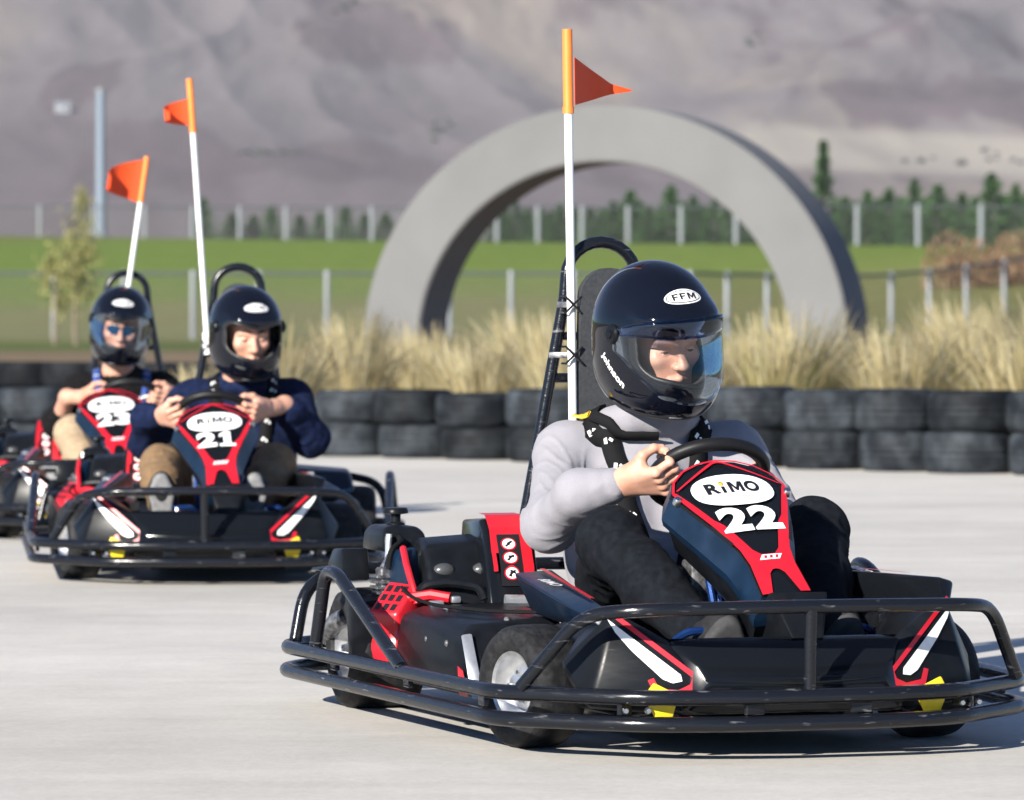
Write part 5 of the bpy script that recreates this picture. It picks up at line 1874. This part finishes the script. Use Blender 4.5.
def visor_mesh(p0, p1, lam=1.30, off=.0045, n=30, m=14, strip=None, taper=.35):
    o = np.array([.0, 0, .005])
    D = []
    for j in range(m):
        for i in range(n):
            l = -lam + 2 * lam * i / (n - 1)
            k = abs(l) / lam
            mid = (p0 + p1) / 2
            mid = mid + .30 * k ** 2.2
            a = mid + (p0 - (p0 + p1) / 2) * (1 - taper * k ** 3); b = mid + (p1 - (p0 + p1) / 2) * (1 - taper * k ** 3)
            D.append(polar_dir(a + (b - a) * j / (m - 1), l))
    D = np.array(D)
    V = HSH.ray(o, D, .30, off)
    W = HSH.ray(o, D, .30, off + .0018)
    F = []
    N = n * m
    for j in range(m - 1):
        for i in range(n - 1):
            a = j * n + i
            F.append((a, a + n, a + n + 1, a + 1)); F.append((N + a, N + a + 1, N + a + n + 1, N + a + n))
    for i in range(n - 1):
        F.append((i, i + 1, N + i + 1, N + i)); a = (m - 1) * n + i; F.append((a + 1, a, N + a, N + a + 1))
    for j in range(m - 1):
        a = j * n; F.append((a + n, a, N + a, N + a + n)); a = j * n + n - 1; F.append((a, a + n, N + a + n, N + a))
    return np.concatenate((V, W)), np.array(F)

def shell_decal(V2, F, d0, u, off, name, m, parent):
    """flat outline (metres) laid on the shell round direction d0; u = text direction"""
    d0 = Vector(d0).normalized()
    p0 = HSH.ray((0, 0, 0), [tuple(d0)], .3, off)[0]
    P0 = Vector(p0)
    u = Vector(u); u = (u - d0 * u.dot(d0)).normalized()
    v = d0.cross(u)
    pts = [P0 + u * a + v * b for a, b in V2]
    D = np.array([tuple(p.normalized()) for p in pts])
    V = HSH.ray((0, 0, 0), D, .3, off)
    me = bpy.data.meshes.new(name)
    me.from_pydata([tuple(q) for q in V], [], F)
    me.update()
    return link_mesh(name, me, m, parent)

def disc_mesh(ru, rv, rings=5, n=32):
    V = [(0, 0)]; F = []
    for r in range(1, rings + 1):
        for k in range(n):
            a = 2 * math.pi * k / n
            V.append((ru * r / rings * math.cos(a), rv * r / rings * math.sin(a)))
    for k in range(n): F.append((0, 1 + k, 1 + (k + 1) % n))
    for r in range(rings - 1):
        for k in range(n):
            a = 1 + r * n + k; b = 1 + r * n + (k + 1) % n
            F.append((a, a + n, b + n, b))
    return V, F

print("building helmets")
HELM = helmet_meshes()
HELM_ME = {}
for nm, (V, F) in zip(("shell", "eye_port_trim", "rim_trim", "padding"), HELM):
    HELM_ME[nm] = mesh_np(nm, V, F)
for nm, m_ in (("shell", 'helmet'), ("eye_port_trim", 'trim'), ("rim_trim", 'trim'), ("padding", 'lining')):
    HELM_ME[nm].materials.append(M[m_])
HAND = hand_sdf().mesh(.0024, 2)
HEADS = head_sdf()
HEAD = HEADS.mesh(.0032, 2)

def add_helmet(parent, mtx, visor, name_text=None, scale=1.0, strip=True):
    h = bpy.data.objects.new("helmet", HELM_ME["shell"])
    COL.objects.link(h); h.parent = parent
    h.matrix_local = mtx @ Matrix.Scale(scale, 4)
    for nm in ("eye_port_trim", "rim_trim", "padding"):
        o = bpy.data.objects.new(nm, HELM_ME[nm]); COL.objects.link(o); o.parent = h
    (a, b, m_) = visor
    if m_:
        V, F = visor_mesh(R(a), R(b))
        np_obj("visor", V, F, M[m_], h)
    if strip:
        V, F = visor_mesh(R(b - 15), R(b - .5), off=.0066, m=6, taper=.0, lam=1.12)
        np_obj("visor_sky_reflection", V, F, M['visor_sky'], h)  # sky reflection laid over the visor as a blue strip
    for s in (-1, 1):                       # visor pivots
        d = polar_dir(R(52), s * 1.25)
        p = HSH.ray((0, 0, 0), [d], .3, .0)[0]
        q = Vector((0.05, s, .12)).to_track_quat('Z', 'Y').to_matrix().to_4x4()
        mb = MB().lathe([(0, .0125), (.009, .012), (.0105, .009), (.013, .009), (.019, .0075), (.0225, .003), (.0225, -.008)], 24, 'z', closed=False)
        o = mb.build("visor_pivot", M['plastic'], h); o.matrix_local = Matrix.Translation(p) @ q
    # forehead badge
    d0 = polar_dir(R(48), R(0)); u = (0, 1, 0)
    V, F = disc_mesh(.047, .0195)
    shell_decal(V, F, d0, u, .0006, "badge", M['white_decal'], h)
    V, F = disc_mesh(.0432, .0165)
    shell_decal(V, F, d0, u, .0010, "badge_ring", M['black_decal'], h)
    V, F = disc_mesh(.0405, .0145)
    shell_decal(V, F, d0, u, .0014, "badge_field", M['white_decal'], h)
    for ch, w_, cx in (('F', .0150, -.0205), ('F', .0150, -.002), ('M', .0210, .0195)):
        V, F = glyph(ch, w_, .0165, cx)
        shell_decal(V, F, d0, u, .0022, "badge_letter", M['black_decal'], h)
    # rivet-like chin vent and a pale label on the chin bar
    V, F = disc_mesh(.017, .006)
    shell_decal([(max(-.016, min(.016, a_)), max(-.0055, min(.0055, b_))) for a_, b_ in V], F, polar_dir(R(-47), R(-8)), u, .0008, "chin_label", M['white_decal'], h)
    for s in (-1, 1):
        V, F = disc_mesh(.020, .0045)
        shell_decal(V, F, polar_dir(R(-31), s * .33), (0, 1, -.15 * s), .0008, "chin_vent", M['lining'], h)
    if name_text:
        V, F = text_fit(name_text, .094, .0210, bold=.035, spacing=1.02)
        shell_decal([(v[0], v[1]) for v in V], F, polar_dir(R(-98), R(-64)) if False else (.17, -.88, -.31), (.74, 0, -.66), .0009, "name_lettering", M['white_decal'], h)
    return h

def frame(z, x):
    z = Vector(z).normalized(); x = Vector(x); x = (x - z * x.dot(z)).normalized()
    y = z.cross(x)
    return x, y, z

def place(VF, X, Y, Z, o, mirror=False):
    V, F = VF
    A = np.array([tuple(X), tuple(Y), tuple(Z)])
    W = V @ A + np.array(tuple(o))
    det = np.linalg.det(A)
    return W, (F[:, ::-1] if det < 0 else F)

def make_person(K, pose, outfit, label, group):
    P = {k: Vector(v) for k, v in pose.items() if isinstance(v, tuple) and len(v) == 3}
    parts = []
    body = SDF()
    top = SDF()
    # --- hands on the rim
    ends = {}
    for sd, sg in (('R', -1), ('L', 1)):
        bar = P['bar' + sd]
        Z = P['tan' + sd]
        xd = P['x' + sd] if ('x' + sd) in P else bar - P['el' + sd]
        xd = xd.normalized(); Z = Z - xd * (Z.dot(xd) * .82)
        X, Y, Z = frame(Z, xd)
        if sd == 'R': Y = -Y                       # back of the hand turned outwards
        wr = bar - X * .078 + Y * .016
        ends[sd] = (bar, X, Y, Z, wr)
        parts.append(place(HAND, X, Y, Z, bar))
    hipc = (P['hipR'] + P['hipL']) / 2
    chest = (P['shR'] * .5 + P['shL'] * .5)
    side = (P['shL'] - P['shR']).normalized()
    hs = (P['hipL'] - P['hipR']).normalized()
    g = -.016
    for S, e, kk in ((body, g, .05), (top, 0.0, .06)):
        for q in (-1, 1):
            S.cone(hipc + hs * (.075 * q) + Vector((0, 0, .03)), hipc + hs * (.085 * q) + (chest - hipc) * .45, .105 + e, .108 + e, kk)
            S.cone(hipc + hs * (.085 * q) + (chest - hipc) * .45, chest + side * (.09 * q) - Vector((-.005, 0, .09)), .110 + e, .112 + e, kk)
        S.cone(P['shR'] + side * .02, P['shL'] - side * .02, .078 + e, .078 + e, .07)
        S.cone(P['neck'] - Vector((0, 0, .055)), P['neck'] - Vector((.0, 0, .12)), .068 + e, .11 + e, .06)
        for sd in 'RL':
            S.cone(P['sh' + sd], P['el' + sd], .068 + e, .054 + e, .04)
    for sd in 'RL':
        bar, X, Y, Z, wr = ends[sd]
        f = outfit['sleeve'][0 if sd == 'R' else 1]
        e_ = P['el' + sd]
        if f >= 1:
            end = wr - X * .026
            jm = wr - X * .105
            top.cone(e_, jm, .051, .048, .05)
            top.cone(jm, end - X * .030, .0475, .0455, .03)
            top.cone(end - X * .038, end, .0400, .0385, .004)
            mid = e_ * .55 + end * .45
        else:
            end = e_ + (wr - X * .10 - e_) * min(1.0, f / .72)
            top.cone(e_, end, .062, .054, .06)
            top.cone(end - (wr - e_).normalized() * .012, end, .056, .055, .012)
        jb = wr - X * .10
        body.cone(e_, jb, .038, .032, .03)
        body.cone(jb, wr - X * .02, .032, .0265, .02)
        body.cone(wr - X * .04, wr, .0275, .0250, .015)
    # legs
    tr = SDF()
    for S, e in ((body, g), (tr, 0.0)):
        S.cone(P['hipR'], P['hipL'], .112 + e, .112 + e, .05)
        for sd in 'RL':
            S.cone(P['hip' + sd], P['kn' + sd], .096 + e, .067 + e, .045)
            S.cone(P['kn' + sd], P['kn' + sd] * .55 + P['an' + sd] * .45, .071 + e, .066 + e, .035)
            S.cone(P['kn' + sd] * .55 + P['an' + sd] * .45, P['an' + sd], .066 + e, .052 + e * .6, .035)
    # neck of the body runs up into the head
    hm = pose['head']      # Matrix
    nk = hm @ Vector((-.05, 0, -.14))
    body.cone(P['neck'] - Vector((.0, 0, .05)), nk, .060, .056, .03)
    bV, bF = body.mesh(.0075, 1)
    parts.append((bV, bF))
    A = np.array(hm.to_3x3()); o = np.array(hm.translation)
    parts.append(((HEAD[0] * 1.05 + np.array([.006, 0, -.004])) @ A.T + o, HEAD[1]))
    Vs, Fs, k = [], [], 0
    for V, F in parts:
        Vs.append(V); Fs.append(F + k); k += len(V)
    me = mesh_np("person", np.concatenate(Vs), np.concatenate(Fs))
    root = link_mesh("person", me, M['skin'])
    root.matrix_basis = K.matrix_basis.copy()
    tag(root, label, "person", group)
    # clothes
    if outfit.get('hood'):
        c = P['neck']
        for k in range(11):
            a0 = R(-155 + k * 31 - 0); a1 = R(-155 + (k + 1) * 31)
            if k == 10: break
            def hp(a):
                b = abs(a)
                # open at the throat, thick and low behind
                back = 0.5 - 0.5 * math.cos(a + math.pi)
                return c + Vector((-.085 * math.cos(a + math.pi) * -1 * -1, .098 * math.sin(a + math.pi) * -1, 0)) * 1.0 + Vector((-.005, 0, -.052 + .050 * (0.5 + 0.5 * math.cos(a))))
            top.cone(hp(a0) - Vector((0, 0, .018)), hp(a1) - Vector((0, 0, .018)), .022 + .016 * (0.5 + 0.5 * math.cos(a0)), .022 + .016 * (0.5 + 0.5 * math.cos(a1)), .022)
    else:
        c = P['neck']
        for k in range(16):
            a0 = 2 * math.pi * k / 16; a1 = 2 * math.pi * (k + 1) / 16
            hp = lambda a: c + Vector((.070 * math.cos(a) + .012, .072 * math.sin(a), -.030 - .025 * math.cos(a)))
            top.cone(hp(a0), hp(a1), outfit.get('collar', .016), outfit.get('collar', .016), .012)
    V, F = top.mesh(.0058, 1)
    d, N = top.grad(V)
    V = cloth_noise(V, N, outfit.get('fold', .0045), 7.0, seed=outfit['seed'], stretch=(1, 1, 1.7))
    V = cloth_noise(V, N, outfit.get('fold', .0045) * .5, 19.0, seed=outfit['seed'] + 2, stretch=(1, 1, 1.6))
    V = drag_folds(V, N, [(P['sh' + q], P['el' + q], .0055) for q in 'RL'] + [(P['el' + q], ends[q][4], .0050) for q in 'RL'] + [(hipc, chest, .0060)], outfit['seed'])
    V = creases(V, N, [(P['el' + q], P['sh' + q], .0008) for q in 'RL'] + [(P['el' + q], ends[q][4], -.0010 if outfit['sleeve'][0 if q == 'R' else 1] >= 1 else .002) for q in 'RL'] + [(chest * .35 + hipc * .65, chest, .004)], outfit['seed'])
    np_obj(outfit['top_name'], V, F, M[outfit['top']], root)
    V, F = tr.mesh(.0068, 1)
    d, N = tr.grad(V)
    V = cloth_noise(V, N, .006, 8.0, seed=outfit['seed'] + 5)
    V = drag_folds(V, N, [(P['hip' + q], P['kn' + q], .0055) for q in 'RL'] + [(P['kn' + q], P['an' + q], .005) for q in 'RL'], outfit['seed'] + 9)
    V = creases(V, N, [(P['hip' + q] * .8 + P['kn' + q] * .2, P['kn' + q], .0045) for q in 'RL'] + [(P['kn' + q], P['an' + q], .004) for q in 'RL'], outfit['seed'] + 3)
    np_obj("trousers", V, F, M[outfit['trousers']], root)
    for sd in 'RL':
        sh = SDF()
        an = P['an' + sd]; toe = P['toe' + sd]
        d_ = (toe - an)
        heel = an + Vector((.045, 0, -.045))
        s1 = heel * .3 + toe * .7
        sh.cone(an, heel, .042, .036, .03)
        sh.cone(heel, s1, .036, .040, .03)
        sh.cone(s1, toe, .040, .031, .03)
        sh.cone(an, s1, .042, .038, .03)
        V, F = sh.mesh(.0055, 1)
        np_obj("shoe", V, F, M[outfit['shoe']], root)
        so = SDF()
        ax = (toe - heel).normalized(); nrm = Vector((ax.z, 0, -ax.x)).normalized()
        so.cone(heel + nrm * .026, s1 + nrm * .028, .034, .041, .02)
        so.cone(s1 + nrm * .028, toe + nrm * .022, .041, .030, .02)
        pl = heel + nrm * .020
        so.add(lambda Q, pl=np.array(tuple(pl)), nn=np.array(tuple(nrm)): -((Q - pl) @ nn), (-9, -9, -9), (9, 9, 9), .004, 'i')
        so.add(lambda Q, pl=np.array(tuple(pl + nrm * .026)), nn=np.array(tuple(nrm)): ((Q - pl) @ nn), (-9, -9, -9), (9, 9, 9), .006, 'i')
        V, F = so.mesh(.0055, 1)
        np_obj("shoe_sole", V, F, M[outfit['sole']], root)
    # eyes, brows
    Rm = hm.to_3x3()
    for y in (-1, 1):
        o = MB().lathe([(0, .0128)] + [(.0128 * math.sin(a), .0128 * math.cos(a)) for a in np.linspace(.25, math.pi, 10)], 20, 'x', closed=False).build("eye", M['eye_white'], root)
        look = outfit.get('look', (0, 0))
        o.matrix_local = hm @ Matrix.Translation((.006, 0, -.004)) @ Matrix.Scale(1.05, 4) @ Matrix.Translation((.0735, y * .031, .0022)) @ Matrix.Rotation(R(look[0]), 4, 'Z') @ Matrix.Rotation(R(look[1]), 4, 'Y')
        MB().lathe([(0, .01345), (.0030, .0132), (.0058, .0121)], 18, 'x', closed=False).build("iris", M['iris'], o)
        br = SDF()
        br.cone((.0905, y * .014, .0285), (.0855, y * .032, .0335), .0040, .0042, .003)
        br.cone((.0855, y * .032, .0335), (.070, y * .050, .0285), .0042, .0026, .003)
        V, F = br.mesh(.0022, 1)
        o = np_obj("eyebrow", V, F, M['hair'], root); o.matrix_local = hm @ Matrix.Translation((.006, 0, -.004)) @ Matrix.Scale(1.05, 4)
    if outfit.get('glasses'):
        for y in (-1, 1):
            def gl(a, b, y=y):
                th = (a - .5) * 2
                return hm @ Vector((.110 - .030 * (abs(y * .031 + th * .027) / .06) ** 2, y * .033 + th * .027, .002 + (b - .5) * .040 * (1 - .25 * th ** 4)))
            MB().grid(gl, 14, 8, .002).build("sunglass_lens", M['glass_blue'], root)
        MB().tube([hm @ Vector((.111, -.008, .010)), hm @ Vector((.115, 0, .012)), hm @ Vector((.111, .008, .010))], .002, 6).build("sunglass_bridge", M['plastic'], root)
    hel = add_helmet(root, hm, outfit['visor'], outfit.get('name'), outfit.get('hscale', 1.0), outfit.get('strip', True))
    # chin strap and clasp under the rim
    return root, top

def creases(V, N, limbs, seed):
    """cloth bunches into rings of folds near a joint"""
    V = V.copy()
    off = Vector((seed * 3.1, seed * 5.7, 1.3))
    for a, b, amp in limbs:
        A = np.array(tuple(a)); D = np.array(tuple((b - a).normalized())); L = (b - a).length
        rel = V - A
        s_ = rel @ D
        rad = np.linalg.norm(rel - s_[:, None] * D, axis=1)
        w = np.exp(-(s_ / (.30 * L)) ** 2) * np.clip((.17 - rad) / .05, 0, 1) * np.clip((s_ + .05) / .05, 0, 1)
        for i in np.nonzero(w > .04)[0]:
            p = Vector(V[i])
            n1 = mnoise.noise(p * 9 + off); n2 = mnoise.noise(p * 17 - off)
            ph = s_[i] * 2 * math.pi / .052 + 7.0 * n1
            f = 1 - abs(math.sin(ph * .5)) * 1.6
            V[i] += N[i] * amp * w[i] * f * (0.55 + .9 * n2)
    return V

def drag_folds(V, N, limbs, seed):
    """long thin folds running slantwise round a limb, sharp on the crest and soft between"""
    V = V.copy()
    off = Vector((seed * 2.3, seed * 1.7, seed * .9))
    for a, b, amp in limbs:
        A = np.array(tuple(a)); D = np.array(tuple((b - a).normalized())); L = (b - a).length
        e1 = np.cross(D, [0.3, 0.2, 1.0]); e1 /= np.linalg.norm(e1); e2 = np.cross(D, e1)
        rel = V - A
        s_ = rel @ D
        r1 = rel @ e1; r2 = rel @ e2
        rad = np.hypot(r1, r2)
        w = np.clip((s_ + .02) / .05, 0, 1) * np.clip((L + .02 - s_) / .05, 0, 1) * np.clip(((.10 if L < .4 else .20) - rad) / .03, 0, 1)
        for i in np.nonzero(w > .02)[0]:
            c, s2 = r1[i] / (rad[i] + 1e-6), r2[i] / (rad[i] + 1e-6)
            th = math.atan2(s2, c)
            q = Vector((s_[i] * 15 + .9 * math.sin(th + seed) * 1.5, c * .9 + s_[i] * 4, s2 * .9)) + off
            n = mnoise.noise(q)
            rdg = max(0.0, 1 - abs(n) * 4.5)
            m_ = .5 + .5 * mnoise.noise(q * .45 + off)
            V[i] += N[i] * amp * w[i] * (rdg * rdg * m_ * 1.5 - .25)
    return V

def head_matrix(c, yaw, pitch, roll):
    return Matrix.Translation(c) @ Matrix.Rotation(R(yaw), 4, 'Z') @ Matrix.Rotation(R(pitch), 4, 'Y') @ Matrix.Rotation(R(roll), 4, 'X')

M['glass_blue'] = mat('mirrored_blue_lens', (0.01, 0.045, 0.10), 0.06, metal=0.5)

def belt(K, sdf, pts, w, m, nm="seat_belt", off=.006):
    """webbing laid over the driver's clothes, part of the kart's harness"""
    P = fillet_path(pts, .05, seg=5)
    out = []
    for i in range(len(P) - 1):
        n = max(1, int((P[i + 1] - P[i]).length / .012))
        for k in range(n): out.append(P[i].lerp(P[i + 1], k / n))
    out.append(P[-1])
    C = np.array([tuple(p) for p in out])
    for _ in range(8):
        d, N = sdf.grad(C)
        C = C - N * (d - off - .004)[:, None]
    d, N = sdf.grad(C)
    V, F = [], []
    n = len(C)
    for i in range(n):
        t = C[min(n - 1, i + 1)] - C[max(0, i - 1)]; t /= np.linalg.norm(t)
        s_ = np.cross(N[i], t); s_ /= np.linalg.norm(s_)
        for a in (-1, 1):
            V.append(C[i] + s_ * a * w / 2 + N[i] * .001)
        for a in (-1, 1):
            V.append(C[i] + s_ * a * w / 2 - N[i] * .003)
    for i in range(n - 1):
        a = 4 * i; b = a + 4
        F += [(a, a + 1, b + 1, b), (a + 2, b + 2, b + 3, a + 3), (a, b, b + 2, a + 2), (a + 1, a + 3, b + 3, b + 1)]
    o = link_mesh(nm, mesh_np(nm, V, np.array(F), False), m, K)
    return C, N, o

SC = Vector((.13, .074, .565)); SN = Vector((-.62, 0, .78)).normalized(); SU = Vector((0, 1, 0)); SV = Vector((.78, 0, .62)).normalized()
def rim(a, dy=0.0):
    a = R(a)
    c = SC + Vector((0, dy, 0))
    return tuple(c + SU * (.128 * math.cos(a)) + SV * (.115 * math.sin(a))), tuple((SV * (.115 * math.cos(a)) - SU * (.135 * math.sin(a))).normalized())

# front driver
bR, tR = rim(172); bL, tL = rim(-28)
poseA = dict(xR=(.74, .52, .46), hipR=(-.25, -.025, .205), hipL=(-.25, .165, .205), knR=(.245, -.188, .426), knL=(.265, .275, .442), anR=(.575, -.085, .225), anL=(.575, .185, .225),
             toeR=(.655, -.07, .270), toeL=(.655, .20, .270), shR=(-.375, -.105, .595), shL=(-.335, .300, .592), elR=(-.135, -.215, .445), elL=(-.09, .355, .41),
             barR=bR, tanR=tuple(-Vector(tR)), barL=bL, tanL=tL, neck=(-.335, .075, .705), head=head_matrix((-.215, .070, .862), 12, 12, 6))
pA, topA = make_person(KA, poseA, dict(sleeve=(1, 1), top='sweat', top_name='sweatshirt', trousers='trouser_dark', shoe='shoe', sole='sole', seed=1, hood=True, fold=.0022,
                                       visor=(-33, 27, 'visor'), name="Johnson", look=(-4, 4), hscale=1.06),
            "person in a light grey sweatshirt and glossy black helmet driving the nearest kart", "kart drivers")
# second driver
bR, tR = rim(178, -.06); bL, tL = rim(12, -.06)
poseB = dict(xR=(.75, .35, .25), xL=(.75, -.50, .12), hipR=(-.25, .0, .205), hipL=(-.25, .18, .205), knR=(.24, -.17, .385), knL=(.25, .23, .39), anR=(.57, -.15, .265), anL=(.57, .155, .255),
             toeR=(.635, -.155, .350), toeL=(.635, .165, .350), shR=(-.36, -.085, .605), shL=(-.34, .295, .605), elR=(-.12, -.235, .455), elL=(-.10, .355, .475),
             barR=bR, tanR=tuple(-Vector(tR)), barL=bL, tanL=tL, neck=(-.325, .115, .705), head=head_matrix((-.205, .125, .848), 17, 13, 0))
pB, topB = make_person(KB, poseB, dict(sleeve=(1, .58), top='navy_cloth', top_name='jacket', trousers='trouser_tan', shoe='shoe', sole='sole_pale', seed=2, collar=.026,
                                       visor=(-33, 26, None), strip=False, look=(0, 14)),
            "person in a dark navy jacket and tan trousers driving the second kart", "kart drivers")
# third driver
bR, tR = rim(170, .005); bL, tL = rim(10, .005)
poseC = dict(xR=(.75, .45, .3), xL=(.75, -.45, .2), hipR=(-.25, -.05, .205), hipL=(-.25, .13, .205), knR=(.24, -.16, .42), knL=(.25, .22, .41), anR=(.57, -.10, .25), anL=(.57, .115, .25),
             toeR=(.64, -.10, .34), toeL=(.64, .12, .34), shR=(-.36, -.125, .590), shL=(-.34, .235, .590), elR=(-.12, -.215, .455), elL=(-.09, .33, .45),
             barR=bR, tanR=tuple(-Vector(tR)), barL=bL, tanL=tL, neck=(-.325, .055, .695), head=head_matrix((-.21, .050, .862), -1, 9, -5))
pC, topC = make_person(KC, poseC, dict(sleeve=(.18, .18), top='black_cloth', top_name='jumper', trousers='trouser_beige', shoe='shoe', sole='sole', seed=3, collar=.018,
                                       visor=(-33, 26, 'visor'), strip=False, glasses=True),
            "person in a black jumper with bare forearms driving the farthest kart", "kart drivers")
for K_, dy in ((KB, -.06), (KC, .005)):
    for ch in K_.children:
        if ch.name.startswith("steering_wheel"): ch.location.y += dy

# shoulder harnesses
def harness(K, sdf, pose, m, marks=None, off=.13):
    n_ = Vector(pose['neck'])
    for s in (-1, 1):
        yb = n_.y + s * .105
        pts = [(n_.x - .16, yb - s * .03, n_.z - .12), (n_.x - .10, yb, n_.z - .02), (n_.x - .01, yb, n_.z - .005), (n_.x + .10, yb, n_.z - .10), (n_.x + .16, yb - s * .03, n_.z - .24), (n_.x + .18, yb - s * .06, n_.z - .36)]
        C, N, o = belt(K, sdf, pts, .046 if marks == 'white_decal' else .034, m)
        if marks:
            L = len(C)
            for q in np.arange(.36, .92, .085):
                i = int(q * (L - 1))
                t = C[i + 1] - C[i]; t /= np.linalg.norm(t)
                sd = np.cross(N[i], t); sd /= np.linalg.norm(sd)
                for (a, b, w, l, an) in ((-.006, 0, .008, .015, .4), (.007, .004, .007, .010, -.5)):
                    V = []
                    for x, y in ((-w / 2, -l / 2), (w / 2, -l / 2), (w / 2, l / 2), (-w / 2, l / 2)):
                        xx = x * math.cos(an) - y * math.sin(an) + a; yy = x * math.sin(an) + y * math.cos(an) + b
                        V.append(tuple(C[i] + sd * xx + t * yy + N[i] * .0022))
                    put_flat([(0, 0)] * 4, [(0, 1, 2, 3)], lambda u, v: (0, 0, 0), "belt_mark", M['white_decal'], o) if False else None
                    me = bpy.data.meshes.new("belt_mark"); me.from_pydata(V, [], [(0, 1, 2, 3)]); me.update()
                    link_mesh("belt_mark", me, M[marks], o)
harness(KA, topA, poseA, M['strap'], 'white_decal')
harness(KB, topB, poseB, M['strap'], 'white_decal')
harness(KC, topC, poseC, M['strap_blue'], 'grey_decal')

# strap under the front driver's chin and the yellow tab on his right shoulder belt
n_ = Vector(poseA['neck'])
belt(KA, topA, [(n_.x + .02, n_.y - .125, n_.z - .02), (n_.x + .08, n_.y - .07, n_.z - .04), (n_.x + .105, n_.y - .0, n_.z - .05)], .026, M['strap'], "chest_strap", off=.008)
belt(KA, topA, [(n_.x - .02, n_.y - .165, n_.z - .02), (n_.x + .01, n_.y - .125, n_.z - .02)], .020, M['yellow_decal'], "belt_tab", off=.010)
